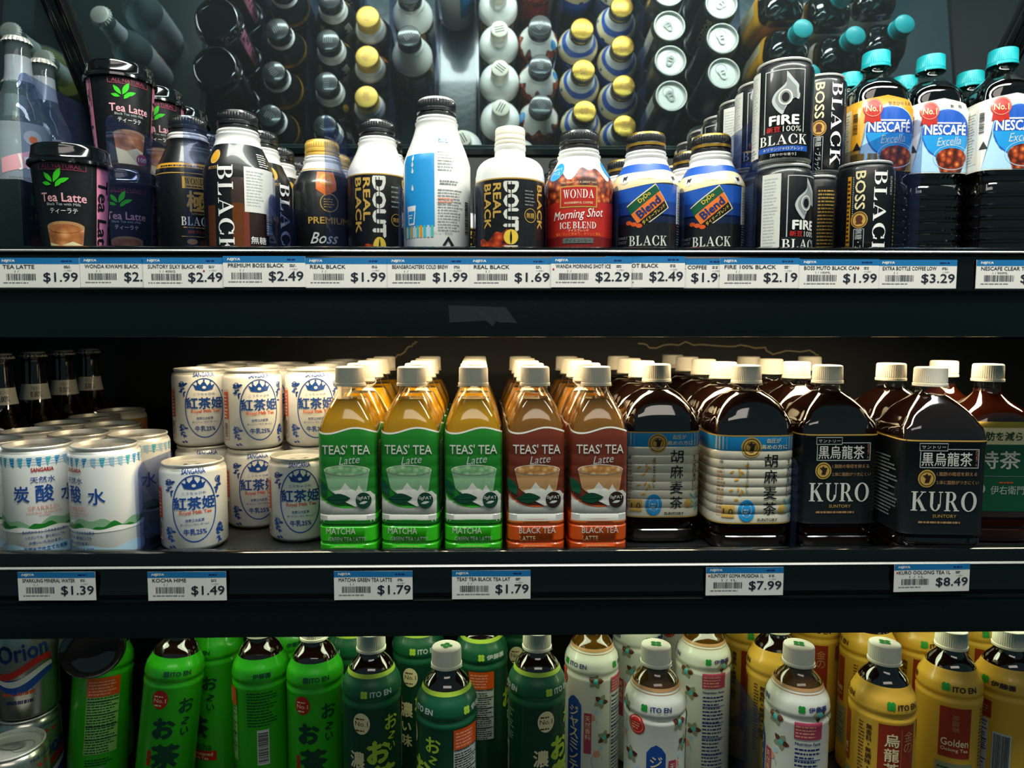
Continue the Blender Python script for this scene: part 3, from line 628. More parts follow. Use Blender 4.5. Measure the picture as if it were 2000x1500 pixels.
def orion_can():
    a = Art(); h = 122
    for v in range(6): pass
    for c in (0, 100):
        for k in (-1, 0, 1):
            q = []
            for i in range(10):
                t = PI/2+i*PI/5; rr = 3 if i % 2 == 0 else 1.3; q.append((c+k*9+rr*math.cos(t), 103+rr*math.sin(t)))
            a.poly(q, 'red', 2)
        a.text('Orion', c, 82, 20, 50, 'navy', 3, 5, .03); a.text('THE ORIGINAL', c, 111, 3, 40, 'navy', 2)
        a.band(lambda u: 58+8*math.sin((u-c)/14), lambda u: 66+8*math.sin((u-c)/14), c-30, c+30, 'red', 2, 24)
        a.band(lambda u: 42+9*math.sin((u-c)/12-1), lambda u: 56+6*math.sin((u-c)/13-.6), c-30, c+30, 'inkblue', 2, 24)
        a.band(lambda u: 50+8*math.sin((u-c)/13-.7), lambda u: 56+7*math.sin((u-c)/13-.5), c-30, c+30, 'offwhite', 3, 24)
        a.lines(c-22, 32, c+22, 38, 1, 'rust', 2, .6); a.lines(c-18, 22, c+18, 28, 1, 'navy', 2, .6)
    return straight_can(h, 33, a, [(1e9, 'foil')])
# ---- cup -----------------------------------------------------------------
def latte_cup():
    r = empty('plastic_cup'); s = rnd([(0, 22.5), (1, 24), (95, 31.2)]); a = Art()
    def g(c):
        a.leafshape(c-6, 75, 14, 4.6, 1.15, 'limegreen', 3); a.leafshape(c-5, 74, 12, 4, .45, 'limegreen', 3); a.leafshape(c-7, 75, 11, 4, 2.2, 'limegreen', 3); a.leafshape(c-8, 73, 8, 3.4, 2.9, 'limegreen', 3); a.leafshape(c-5, 71, 9, 3.6, .9, 'limegreen', 3)
        a.text('Tea Latte', c, 62, 7.6, 36, 'salmonpink', 3, 0, .02); a.text('Black Tea with Milk', c, 56, 2.4, 27, 'palegrey', 3); a.text('ティーラテ', c, 50, 4.6, 22, 'white', 3)
        a.ell(c, 36, 16, 5, 'tan', 3); a.poly([(c-16, 36), (c+16, 36), (c+13, 6), (c-13, 6)], 'salmon', 2); a.poly([(c-15.5, 32), (c+15.5, 32), (c+14, 20), (c+6, 23), (c-4, 19), (c-14.6, 22)], 'lattetop', 3); a.poly([(c-14.6, 22), (c-4, 19), (c+6, 23), (c+14, 20), (c+12.5, 6), (c-12.5, 6)], 'cream', 3)
        a.ell(c, 34.5, 13.5, 4, 'lattetop', 4); a.ell(c+13, 12, 7, 6, 'magenta', 5); a.text('100', c+13, 12, 4.5, 10, 'white', 6, 0, .02)
        a.frame(c-18, 86, c+18, 92, .5, 'magenta', 3); a.text('ALL NATURAL', c, 89, 3.4, 29, 'magenta', 4)
    g(0); g(-88)
    for c in (35, -45):
        a.poly([(c-7.4, 1), (c+7.4, 1), (c+8.6, 94), (c-8.6, 94)], 'pink', 2); a.text('Tea Latte', c-1.5, 44, 11, 74, 'charcoal', 3, -90, .03); a.text('MORIYAMA', c+6.4, 76, 2.2, 24, 'charcoal', 3, -90, .02)
    body_part(r, 'body', s, [(1e9, 'black')], a, vcuts=(20, 40, 60, 80), uref=60)
    mb = MB(); pr = [(92.5, 33.4), (93.5, 34.4), (96, 34.2), (97.5, 32.6), (100, 31.8), (107, 30.6), (109.5, 30.6), (110.5, 29.8), (111, 28.4), (109.5, 27.6), (105.5, 27), (105.2, 1)]
    loft(mb, rnd(pr), [(1e9, 'lidplastic')], 72, None, False, True); lid = mb.build('lid', r); return r
C['salmonpink'] = P('salmonpink', '#f0b0b8', .4, coat=.3)
# ---- PET bottles ------------------------------------------------------------
def teas_bottle(dark):
    r = empty('plastic_bottle'); hw = 28.0
    body = [(0, 24, 24, 5), (1.5, 27, 27, 5), (6, hw, hw, 5.5), (13, hw, hw, 5.5), (14.5, hw-1.2, hw-1.2, 5), (16, hw-1.2, hw-1.2, 5), (17.5, hw, hw, 5.5), (30, hw, hw, 5.5), (31.5, hw-1.3, hw-1.3, 5), (33, hw-1.3, hw-1.3, 5), (34.5, hw, hw, 5.5)]
    body += [(42, hw, hw, 5.5), (43, hw-.6, hw-.6, 5.2), (44.5, hw, hw, 5.5)]
    for k in range(5): z = 55+k*11; body += [(z, hw, hw, 5.5), (z+1.4, hw-.14, hw-.14, 5.4), (z+2.8, hw, hw, 5.5)]
    sh = [(118, hw, hw, 5.5), (125, hw-.8, hw-.8, 4.8), (133, 25.8, 25.8, 4.0), (143, 21.8, 21.8, 3.2), (152, 17.2, 17.2, 2.5), (158, 13.4, 13.4, 2.2), (164, 12.2, 12.2, 2)]
    secs = body+smoothprof(sh, 3); fill = 153
    sl = [q for q in secs if q[0] <= fill]+[Surf(secs).at(fill)]
    body_part(r, 'tea', [(q[0], q[1]-.8, q[2]-.8, q[3]) for q in sl], [(1e9, 'milktea' if dark else 'latte')], None, 72)
    mb = MB(); loft(mb, [q for q in secs if q[0] > 104], [(1e9, 'pet')], 72, None, False, False)
    loft(mb, rnd([(163, 12), (164, 16), (165, 16), (166, 12), (169, 12)]), [(1e9, 'pet')], 48, None, False, False); mb.build('bottle', r)
    a = Art(); U = 112; A, B, D = ('cocoa', 'rust', 'brown') if dark else ('teagreen', 'limegreen', 'darkgreen')
    top = lambda u: 123+2.8*math.sin((u+8)/9.0-.4)
    a.band(lambda u: 46, top, -U, U, A, 0, 110); a.band(top, lambda u: top(u)+1.6, -U, U, 'offwhite', 1, 110)
    curve = lambda u: 51+u*u/70.0
    a.band(lambda u: 36, lambda u: max(curve(u), 50), -28, 28, 'offwhite', 1, 30)
    a.band(lambda u: curve(u)-1.4, curve, -28, 28, B, 2, 30)
    a.text("TEAS' TEA", 0, 106, 9, 45, 'offwhite', 4, 0, .01); a.text('Latte', 3, 96, 7.5, 20, 'palegrey', 4, 6, 0, .35)
    a.poly([(-21, 86), (22, 86), (19, 66), (10, 60), (-8, 60), (-17, 68)], 'tan' if dark else 'glassgreen', 3)
    a.ell(.5, 86, 21.6, 5.2, 'offwhite', 4); a.ell(.5, 86, 20.8, 4.6, 'milkice' if dark else 'matchaice', 5)
    a.poly([(-6, 58), (-13, 66), (-6, 67), (-1, 74), (3, 69), (9, 66), (12, 72), (16, 65), (22, 66), (27, 61), (22, 54), (8, 51)], 'offwhite', 6)
    a.leafshape(-29, 78, 19, 10, -1.0, 'midgreen', 7); a.leafshape(-20, 58, 24, 10, .06, 'darkgreen', 8); a.leafshape(-19, 58.2, 22, 1, .06, 'midgreen', 9)
    a.ell(16, 57, 7.2, 7.8, 'darkbrown' if dark else 'darkgreen', 8); a.text('0gFAT', 16, 59, 4, 12, 'offwhite', 9); a.leafshape(12, 54, 8, 2.4, .2, 'palegrey', 9)
    a.rect(-U, 2, U, 38, 'rust' if dark else 'limegreen', 1)
    a.rect(-U, 32, U, 36, 'orange', 2) if dark else a.rect(-U, 32, U, 37.5, 'teagreen', 2)
    if dark: a.text('BLACK TEA', 1, 27, 6, 35, 'offwhite', 4); a.text('LATTE', -8.5, 19, 4.4, 15, 'cream', 4)
    else: a.text('MATCHA', -6, 27, 6, 28, 'offwhite', 4); a.text('GREEN TEA LATTE', 0, 19, 4.2, 36, 'palegrey', 4)
    a.lines(-12, 11.5, 18, 13, 1, 'cream', 4)
    a.rect(40, 34, 76, 112, 'offwhite', 3); a.lines(42, 36, 74, 110, 26, 'charcoal', 4, .4); a.lines(-80, 40, -36, 110, 22, 'palegrey', 4, .35)
    shell_part(r, 'label', secs, 3, 48, 'limegreen' if not dark else 'rust', a, off=0.2)
    pet_cap(r, 165, 14.5, 18.5); return r
def big_bottle(kind):
    r = empty('plastic_bottle'); wx, wy = (41.5, 33) if kind == 'mugi' else (39.5, 34)
    n = 4.2 if kind != 'kuro' else 7
    base = [(0, wx-8, wy-8, n), (2, wx-3, wy-3, n), (7, wx-1, wy-1, n), (14, wx-1, wy-1, n), (16, wx-3, wy-3, n), (18, wx-1, wy-1, n), (24, wx-1, wy-1, n), (26, wx-3, wy-3, n), (28, wx, wy, n)]
    mid = []
    if kind == 'mugi':
        for k in range(8): z = 36+k*9; mid += [(z, wx, wy, n), (z+1.5, wx-.7, wy-.7, n), (z+3, wx, wy, n)]
    else: mid = [(30, wx-.6, wy-.6, n), (112, wx-.6, wy-.6, n), (114, wx, wy, n)]
    z0 = 116
    if kind == 'kuro': sh = [(z0, wx, wy, 7)]+smoothprof([(120, wx-.3, wy-.3, 6.8), (127, wx-1.6, wy-1.4, 6.4), (133, wx-5.5, wy-4, 6), (142, 28.5, 25.5, 5.4), (150, 21, 19.5, 4.4), (156, 14.6, 14.2, 3), (159, 12.4, 12.4, 2.2), (163, 12, 12, 2)], 3)
    elif kind == 'mugi': sh = smoothprof([(z0, wx, wy, 4.2), (129, wx-1.8, wy-1, 3.9), (138, 35.6, 29, 3.5), (145, 31, 26, 3.1), (152, 24, 21, 2.7), (157, 16.4, 16, 2.3), (160, 12.6, 12.6, 2), (163, 12, 12, 2)], 4)
    else: sh = smoothprof([(z0, wx, wy, 4), (125, wx-1.5, wy-1, 3.6), (136, 31, 28, 3), (146, 19, 18, 2.5), (153, 13, 13, 2.1), (158, 12, 12, 2), (163, 12, 12, 2)], 4)
    secs = base+mid+sh
    liq = 'darktea' if kind != 'toku' else 'redtea'
    mb = MB(); loft(mb, [q for q in secs if q[0] <= 158], [(1e9, liq)], 88, None, True, True)
    loft(mb, [q for q in secs if q[0] >= 158]+rnd([(163.5, 12), (164, 16), (165.2, 16), (166, 12)]), [(1e9, 'pet')], 48, None, False, False)
    mb.build('bottle', r)
    a = Art()
    if kind == 'mugi':
        a.rect(-150, 101, 150, 115, 'skyblue', 0); a.rect(-150, 115, 150, 116.2, 'gold', 1); a.rect(-150, 28, 150, 29, 'gold', 1)
        def g(c, full=True):
            a.ell(c-6, 104.5, 10, 10, 'gold', 3); a.ring(c-6, 104.5, 8.6, 8.6, .7, 'darkbrown', 4); a.ring(c-6, 104.5, 5.6, 5.6, .5, 'darkbrown', 4); a.poly([(c-8, 100), (c-4, 100), (c-5, 105), (c-2, 108), (c-5, 108), (c-6, 110), (c-8, 108), (c-10, 108), (c-7, 105)], 'darkbrown', 4)
            a.text('血圧が', c+16, 111, 4.6, 14, 'cream', 3, 0, .01); a.text('高めの方に', c+17, 104.8, 4.6, 26, 'cream', 3, 0, .01)
            for i, ch in enumerate('胡麻麦茶'): a.text(ch, c+14, 91-i*16, 13, 13, 'black', 3, 0, .012)
            a.column('すっきり香ばしい', c+33, 92, 4.2, 'charcoal', 3); a.text('SUNTORY', c+12, 32, 2.6, 20, 'charcoal', 3, 0, .03)
            a.ell(c-9, 41, 8.4, 11, 'skyblue', 3); a.ring(c-9, 41, 5, 7, .6, 'palegrey', 4); a.lines(c-12, 38, c-6, 44, 2, 'palegrey', 4); a.rect(c-33, 34, c-21, 46, 'gold', 3); a.text('1.0', c-27, 40, 6, 9, 'charcoal', 4)
            a.column('血圧が高めの方に適した', c-9, 94 - 4, 2.6, 'charcoal', 3); a.column('茶', c-34, 92, 4, 'charcoal', 3); a.lines(c-38, 36, c-30, 86, 14, 'tan', 2, .5)
            for k in range(12): a.leafshape(c-22+(k % 3)*5, 52+k*3.2, 5, 2, k*1.1, 'ochre', 2)
            a.ell(c+27, 42, 4.5, 4.5, 'gold', 3)
            for k in range(7): a.leafshape(c+33, 34+k*2.6, 8, 1.8, .7+(k % 2)*1.6, 'bluegreen', 3)
        g(0); a.lines(55, 34, 95, 92, 18, 'tan', 2, .4); a.lines(-95, 34, -55, 92, 18, 'tan', 2, .4)
        shell_part(r, 'label', secs, 28, 116, 'crinkle', a, off=.4, seg=88)
    elif kind == 'kuro':
        a.rect(-150, 116, 150, 117.2, 'gold', 1)
        a.frame(-25, 91, 29, 109, .7, 'palegrey', 2); a.rect(-26, 107, 0, 114.6, 'black', 3); a.frame(-26, 107, 0, 114.6, .6, 'palegrey', 4)
        a.text('サントリー', -13, 110.8, 3.6, 22, 'offwhite', 5); a.text('黒烏龍茶', -.5, 99.4, 13, 46, 'offwhite', 4, 0, .008); a.column('ポリフェノール', 26.6, 108, 1.9, 'salmon', 3)
        a.ell(-18, 81, 8, 8.4, 'gold', 3); a.ring(-18, 81, 6.8, 7, .6, 'darkbrown', 4); a.poly([(-20, 77), (-16, 77), (-17, 81), (-14, 84), (-17, 84), (-18, 86), (-20, 84), (-22, 84), (-19, 81)], 'darkbrown', 4)
        a.text('1.脂肪の吸収を抑える', 9.5, 85.5, 3.8, 37, 'tan', 3); a.text('2.体に脂肪がつきにくい', 10.5, 77.5, 3.8, 39, 'tan', 3)
        a.serif('KURO', -1, 59.5, 19, 60, 'offwhite', 3); a.text('SUNTORY', 0, 45.5, 3, 22, 'gold', 3); a.lines(-24, 38.5, 28, 41.5, 1, 'tan', 3, .6)
        for s in (-1, 1): a.lines(s*72-30, 40, s*72+30, 100, 17, 'grey', 2, .4, 5+s)
        shell_part(r, 'label', secs, 28, 117, 'black', a, off=.4, seg=96)
    else:
        a.rect(-150, 103, 150, 120, 'cream', 0); a.rect(-150, 120, 150, 126, 'goldfoil', 0); a.rect(-150, 34, 150, 103, 'midgreen', 0)
        a.text('脂肪を減らす', -2, 111.5, 9, 56, 'darkgreen', 3, 0, .02); a.text('特茶', -6, 87, 18, 42, 'offwhite', 3, 0, .02); a.text('伊右衛門', 4, 56, 9, 34, 'palegrey', 3); a.ell(-24, 57, 6, 6, 'palegrey', 2); a.rect(-28, 70, 28, 70.5, 'grey', 2); a.lines(-5, 63, 14, 66, 1, 'rust', 3)
        shell_part(r, 'label', secs, 34, 122, 'midgreen', a, off=.4, seg=88)
    pet_cap(r, 165.5, 14.6, 18); return r
def nescafe(gold):
    r = empty('plastic_bottle'); wx, wy = 35.2, 29; n = 4.4
    base = [(0, wx-7, wy-7, n), (2, wx-3, wy-3, n), (6, wx-1, wy-1, n)]
    for k in range(7): z = 12+k*12; base += [(z, wx-1, wy-1, n), (z+2, wx-2.8, wy-2.8, n), (z+4, wx-2.8, wy-2.8, n), (z+6, wx-1, wy-1, n)]
    base += [(98, wx-1.5, wy-1.5, n), (102, wx-5, wy-5, n), (107, wx-5, wy-5, n), (112, wx, wy, n)]
    sh = smoothprof([(176, wx, wy, n), (186, wx-3, wy-2, 4), (200, 29, 26, 3.2), (211, 18, 17.4, 2.6), (217, 13, 13, 2.1), (222, 12.2, 12.2, 2)], 4)
    secs = base+sh
    mb = MB(); loft(mb, [q for q in secs if q[0] <= 212], [(1e9, 'coffee')], 88, None, True, True)
    loft(mb, [q for q in secs if q[0] >= 209]+rnd([(223, 12), (223.6, 16), (225, 16), (226, 12)]), [(1e9, 'pet')], 48, None, False, False); mb.build('bottle', r)
    a = Art(); c = 0
    top = lambda u: 178+3*math.cos(u/14) 
    a.band(lambda u: 113, lambda u: 190-abs(u)/6.0 if abs(u) < 36 else 184, -125, 125, 'ochre' if gold else 'offwhite', 0, 60)
    if gold: a.band(lambda u: 113, lambda u: 130, -125, 125, 'goldfoil', 1, 40)
    a.poly([(-33, 113), (-24, 150), (-22, 172), (0, 181), (25, 170), (33, 150), (33, 113)], 'paleblue', 1)
    a.ell(4, 152, 28, 26, 'blue', 2); a.ell(4, 152, 28.8, 26.8, 'paleblue', 1); a.poly([(-24, 151), (32, 151), (26, 136), (14, 128), (-6, 128), (-18, 137)], 'skyblue', 3)
    a.text('NESCAFÉ', 2, 158, 12.5, 47, 'white', 5, 0, .03); a.rect(-14, 163, 20, 164.4, 'white', 5); a.text('Excella', 6, 145, 8.5, 28, 'palegrey', 5, 4, 0, .35)
    a.ell(10, 128, 18, 10, 'coffeeice', 6); a.poly([(-8, 128), (28, 128), (22, 113), (-2, 113)], 'coffeeice', 5); a.ring(10, 128, 21, 13, .6, 'paleblue', 6)
    a.ell(-17, 176, 10.5, 9.5, 'red', 6); a.ring(-17, 176, 9.6, 8.7, .6, 'salmon', 7); a.text('No.1', -17, 175.5, 6, 15, 'cream', 7, 0, .02); a.poly([(-25, 170), (-9, 170), (-8, 161), (-12, 163), (-17, 160), (-22, 163), (-26, 161)], 'red', 5)
    a.text('甘さひかえめ' if gold else '無　糖', 14, 181, 4.4, 28 if gold else 14, 'charcoal', 4)
    a.rect(-60, 120, -39, 176, 'offwhite' if not gold else 'cream', 3); a.lines(-58, 122, -41, 174, 18, 'grey', 4, .4); a.bars(-37, 150, -32, 172, 'charcoal', 4, False); a.poly([(-36, 134), (-32, 142), (-28, 134)], 'charcoal', 4)
    a.rect(50, 116, 90, 176, 'offwhite', 2); a.lines(52, 118, 88, 174, 18, 'grey', 3, .4)
    shell_part(r, 'label', secs, 112, 178, 'ochre' if gold else 'offwhite', a, off=.3, seg=88)
    pet_cap(r, 224.5, 14.8, 17, 'capteal'); return r
def soda_bottle(rear=False):
    r = empty('glass_bottle')
    s = rnd([(0, 25), (2, 28), (80, 28.5)])+rnd(smoothprof([(80, 28.5), (98, 25), (118, 16.5), (138, 13.2), (160, 12.2), (166, 12.6), (168, 13.6), (172, 13.6)], 4)[1:])
    mb = MB(); loft(mb, s, [(1e9, 'sodaglass')], 64); mb.build('bottle', r)
    if rear: body_part(r, 'juice', [(q[0], q[1]-2, q[2]-2, 2) for q in s if 2 <= q[0] <= 110], [(1e9, 'yellowjuice')], None, 40)
    a = Art()
    a.ell(10, 62, 9, 8, 'palegrey', 2); a.ell(10, 60, 4, 4, 'orange', 3)
    a.poly([(-22, 22), (14, 32), (15, 50), (-22, 38)], 'salmonpink', 2); a.text('Jp', 2, 36, 17, 16, 'white', 4, 12, .01); a.lines(-14, 14, 14, 20, 3, 'grey', 2, .4)
    shell_part(r, 'label', s, 8, 78, 'frost', a, off=.3, seg=64)
    b = Art(); b.poly([(-9, 128), (9, 128), (9, 152), (-9, 152)], 'salmonpink', 2)
    shell_part(r, 'neck_label', s, 126, 154, 'frost', None, off=.3, seg=40)
    crown_cap(r, 169, 'alu'); return r
C['frost'] = clear('frost', '#e0e8ee', .2, 1.5, .45, '#c4ced8')
def beer_bottle():
    r = empty('glass_bottle')
    s = rnd([(0, 26), (2, 29.5), (92, 30)])+rnd(smoothprof([(92, 30), (108, 27), (126, 18.5), (150, 14), (176, 12.6), (182, 13), (184, 14), (190, 14)], 4)[1:])
    mb = MB(); loft(mb, s, [(1e9, 'brownglass')], 64); mb.build('bottle', r)
    a = Art(); a.text('アルコール', 0, 148, 4.4, 20, 'charcoal', 2); a.text('0.00%', 0, 140.5, 7, 22, 'charcoal', 2, 0, .01)
    shell_part(r, 'neck_label', s, 134, 153, 'offwhite', a, off=.3, seg=48)
    b = Art(); b.ell(0, 55, 22, 18, 'offwhite', 1); b.text('0.00', 0, 55, 12, 30, 'charcoal', 2)
    shell_part(r, 'label', s, 25, 85, 'charcoal', b, off=.3, seg=48); crown_cap(r, 186, 'aludull'); return r
# ---- sleeved 500 ml tea bottles --------------------------------------------
def clover(a, c, v, k, m, layer=4):
    for i in range(4):
        t = PI/4+i*PI/2; a.ell(c+k*.62*math.cos(t), v+k*.62*math.sin(t), k*.55, k*.55, m, layer, 12)
def nutrition(a, u0, u1, v0, v1, paper, bar, inkm):
    a.rect(u0, v0, u1, v1, paper, 3); a.lines(u0+1, v0+1, u1-1, v1-5, 22, inkm, 4, .45, 8); a.text('Nutrition Facts', (u0+u1)/2, v1-2.4, 3, (u1-u0)*.92, inkm, 5, 0, .03)
    for k in (.22, .42, .6, .8): a.rect(u0+.6, v0+(v1-v0)*k, u1-.6, v0+(v1-v0)*k+.9, bar, 6)
def itoen(kind):
    r = empty('plastic_bottle'); R0 = 29.5
    s = [(3.5, 6), (2.6, 14), (.4, 20), (0, 22.5), (.8, 26), (2.6, 28.4), (6, R0-.5), (20, R0), (50, R0-.2), (100, R0-.4), (136, R0-.4), (139, R0), (141.5, R0), (143.5, R0-1.6), (145.5, R0-1.6), (147.5, R0-.2)]
    s += smoothprof([(150, R0), (158, R0-1.4), (165, R0-5), (174, 20.5), (181, 14.6), (185, 12.6), (188, 12.2)], 4); secs = rnd(s)
    liq = {'green': 'darktea', 'dark': 'darktea', 'jasmine': 'ambertea', 'gold': 'darktea'}[kind]
    mb = MB(); loft(mb, secs, [(1e9, liq)], 72); loft(mb, rnd([(186.5, 12.2), (187.2, 16), (188.2, 16), (189, 12.2)]), [(1e9, 'pet')], 48, None, False, False); mb.build('bottle', r)
    a = Art(); U = 102; c = 0; vc = [q[0] for q in s if 0 < q[0] < 176]
    topz = 171 if kind != 'green' else 169
    if kind == 'green':
        base = 'sleevegreen'
        for k, c in enumerate((0,)):
            clover(a, c-10, 154.5, 3, 'midgreen'); a.text('ITO EN', c+4, 154.5, 4.4, 20, 'darkgreen', 4, 0, .04)
            a.ell(c-14, 128, 8, 10, 'red', 3); a.text('No.1', c-14, 127, 4.4, 12, 'cream', 4); a.lines(c-20, 130.5, c-8, 133, 1, 'cream', 4); a.lines(c-19, 121, c-9, 124, 1, 'cream', 4)
            for i, (ch, v, h) in enumerate((('お', 120, 15), ('〜', 103, 8), ('い', 92, 8))): a.text(ch, c+13, v, h, h, 'darkgreen', 4, 90 if ch == '〜' else 0, .03)
            a.text('お', c-8, 98, 20, 20, 'darkgreen', 4, 0, .07); a.text('茶', c-4, 68, 24, 26, 'darkgreen', 4, 0, .07)
            a.text('Oi Ocha', c-6, 46, 8, 38, 'darkgreen', 4, 0, .01); a.rect(c-24, 30, c+18, 41, 'red', 3); a.text('Unsweetened', c-3, 37.5, 4, 34, 'cream', 4, 0, .01); a.text('Green Tea', c-3, 32.5, 3.6, 24, 'cream', 4, 0, .01)
            a.rect(c-22, 58, c-18, 74, 'red', 3)
        nutrition(a, 56, 88, 60, 128, 'sleevepale', 'darkgreen', 'darkgreen'); a.rect(56, 120, 88, 140, 'rust', 7); a.lines(58, 122, 86, 138, 5, 'salmon', 8); a.rect(-74, 58, -62, 96, 'offwhite', 3); a.bars(-73, 60, -63, 94, 'charcoal', 4, False); a.lines(-84, 100, -52, 138, 12, 'darkgreen', 3, .4); a.text('伊藤園', -68, 154, 5, 18, 'darkgreen', 4, 0, .03); a.rect(60, 34, 76, 46, 'grey', 3)
        a.lines(58, 48, 86, 56, 3, 'darkgreen', 3)
    elif kind == 'dark':
        base = 'darkgreen'
        a.rect(-U, 138, U, 168.5, 'midgreen', 0); a.rect(-U, 167, U, 171, 'lime', 1)
        for c in (0, 62, -62): clover(a, c-12, 153.5, 3.6, 'lime'); a.text('ITO EN' if c != 62 else '伊藤園', c+5, 153.5, 5, 22, 'palegrey', 4, 0, .04)
        a.ell(-15, 124, 8.6, 11, 'cream', 3); a.text('No.1', -15, 124, 5, 13, 'darkbrown', 4); a.lines(-21, 128, -9, 131, 1, 'brown', 4); a.lines(-21, 116, -9, 119, 1, 'brown', 4)
        for ch, v, h in (('お', 122, 15), ('〜', 107, 8), ('い', 96, 8)): a.text(ch, 16, v, h, h, 'lime', 4, 90 if ch == '〜' else 0, .03)
        a.text('お', 2, 94, 22, 22, 'lime', 4, 0, .06); a.text('茶', 6, 66, 26, 27, 'lime', 4, 0, .06); a.text('濃', -20, 86, 17, 15, 'cream', 4, 0, .03); a.text('い', -20, 66, 10, 11, 'cream', 4, 0, .03); a.text('味', -20, 50, 14, 13, 'cream', 4, 0, .03)
        nutrition(a, 36, 64, 60, 120, 'palegrey', 'charcoal', 'charcoal'); a.rect(36, 118, 64, 138, 'rust', 7); a.lines(38, 120, 62, 136, 5, 'salmon', 8); a.rect(-72, 50, -60, 92, 'palegrey', 3); a.bars(-71, 52, -61, 90, 'charcoal', 4, False); a.lines(-80, 96, -50, 132, 12, 'glassgreen', 3, .35)
        a.ell(-92, 124, 8.6, 11, 'cream', 3); a.text('お', 88, 100, 20, 20, 'lime', 4, 0, .05)
    elif kind == 'jasmine':
        base = 'pearl'
        a.rect(-U, 169, U, 172, 'tan', 1); a.rect(-U, 166.6, U, 167.3, 'tan', 1)
        for c in (0, 60, -60): clover(a, c-12, 155, 3.2, 'green'); a.text('ITO EN' if c != 60 else '伊藤園', c+4, 155, 4.4, 20, 'navy', 4, 0, .03)
        a.ell(-20, 136, 9, 9, 'red', 3); a.ring(-20, 136, 7.4, 7.4, .6, 'salmon', 4); a.lines(-25, 132, -15, 140, 3, 'salmon', 4)
        a.poly([(-9, 20), (9, 20), (9, 112), (5, 118), (0, 121), (-5, 118), (-9, 112)], 'inkblue', 3); a.column('ジャスミンティー', 0, 110, 11, 'cream', 4, .02)
        a.rect(12, 60, 20, 105, 'magenta', 3); a.column('天然香料', 16, 102, 6, 'cream', 4)
        for (x, y) in ((24, 140), (-26, 104), (30, 118), (-36, 150), (34, 78), (-30, 70), (88, 140), (-86, 110), (-80, 60), (66, 150), (-56, 132), (-62, 86)):
            for i in range(5): a.leafshape(x, y, 8.5, 5.4, i*2*PI/5+x, 'brown' if i % 2 else 'sage', 3)
            a.ell(x, y, 2.6, 2.6, 'bluegreen', 4)
        for (x, y) in ((20, 100), (-38, 120), (26, 60), (-22, 86), (-90, 90), (-50, 110)): a.ell(x, y, 4, 4, 'salmon', 2); a.ring(x, y-8, 6, 9, .5, 'bluegreen', 2, 0, 4); a.ell(x+5, y+7, 2.4, 2.4, 'paleblue', 2)
        nutrition(a, 42, 68, 30, 124, 'pearl', 'inkblue', 'navy'); a.rect(42, 126, 68, 142, 'magenta', 5); a.lines(43, 128, 67, 141, 4, 'salmon', 6)
    else:
        base = 'oolongyellow'
        for c in (14, -50, 76): clover(a, c-10, 156, 3.8, 'green'); a.text('ITO EN' if c != 76 else '伊藤園', c+7, 155, 5, 22, 'darkbrown', 4, 0, .04)
        a.rect(-6, 40, 30, 138, 'rustred', 2); a.column('烏龍茶', 6, 130, 13, 'cream', 4, .02); a.column('金の', 22, 132, 10, 'tan', 4); a.rect(14.5, 94, 14.9, 134, 'tan', 3); a.ring(12, 78, 10, 12, 1, 'tan', 3, .5, 5.6)
        a.column('無香料・無調味・自然', -14, 134, 5.2, 'darkbrown', 4, .02); a.lines(-24, 60, -18, 136, 22, 'brown', 3, .4); a.ell(12, 46, 13, 10, 'orange', 3)
        a.rect(-64, 84, -36, 136, 'rustred', 2); a.text('Golden', -50, 100, 7.4, 24, 'cream', 4, 0, .02); a.text('Oolong Tea', -50, 92, 4.6, 24, 'cream', 4, 0, .01); a.text('烏龍茶', -50, 120, 6, 18, 'tan', 4, -90); a.rect(-66, 34, -32, 78, 'sage', 2); a.lines(-64, 36, -34, 76, 9, 'darkgreen', 3, .4)
        nutrition(a, 48, 72, 60, 116, 'palegrey', 'navy', 'navy'); a.rect(40, 118, 74, 136, 'rustred', 2); a.lines(42, 120, 72, 134, 5, 'tan', 3); a.rect(76, 56, 92, 106, 'palegrey', 3); a.bars(77, 58, 91, 104, 'charcoal', 4, True)
    shell_part(r, 'label', secs, 4, topz, base, a, off=.3, seg=72, vcuts=())
    pet_cap(r, 187.8, 14.6, 18.5, 'capwhite', 'mark'); return r
C['sleevegreen'] = P('sleevegreen', '#2eaa14', .3, coat=.5)
C['sleevepale'] = P('sleevepale', '#8cc86a', .4, coat=.3)
C['pearl'] = P('pearl', '#d8d8cc', .3, coat=.4)
C['mark'] = P('mark', '#0c8a2c', .7, spec=.1)
C['sage'] = P('sage', '#8a9070', .4)
C['rustred'] = P('rustred', '#96301a', .35, coat=.3)
# ================================================================ the refrigerated case
C['casemetal'] = P('casemetal', '#172526', .32, coat=.15, bump=.15, bscale=300)
C['deckblack'] = P('deckblack', '#20373f', .24, coat=.5, bump=.2, bscale=90)
C['deckplain'] = P('deckplain', '#262a2b', .3, coat=.2, bump=.2, bscale=90)
C['glossblack'] = P('glossblack', '#07090a', .12, coat=.6)
C['wallblack'] = P('wallblack', '#141819', .5)
C['mirror'] = P('mirror', '#d2e8ec', .02, metal=.965)
C['shopfloor'] = mottled('shopfloor', [(0, '#3a3c3a'), (1, '#5a5c58')], 8, 'noise', .5)
C['tubeglass'] = P('tubeglass', '#ffffff', .4, emit='#fff0d0', estr=3)
C['paper'] = P('paper', '#fdf8f0', .55); C['paperblue'] = P('paperblue', '#1878b8', .5); C['inkdark'] = P('inkdark', '#23263a', .5); C['inkfaint'] = P('inkfaint', '#8a8a90', .5)
C['tape'] = clear('tape', '#c8d0d4', .15, 1.5, .4, '#8a9494')
C['foam'] = P('foam', '#d8c898', .9)
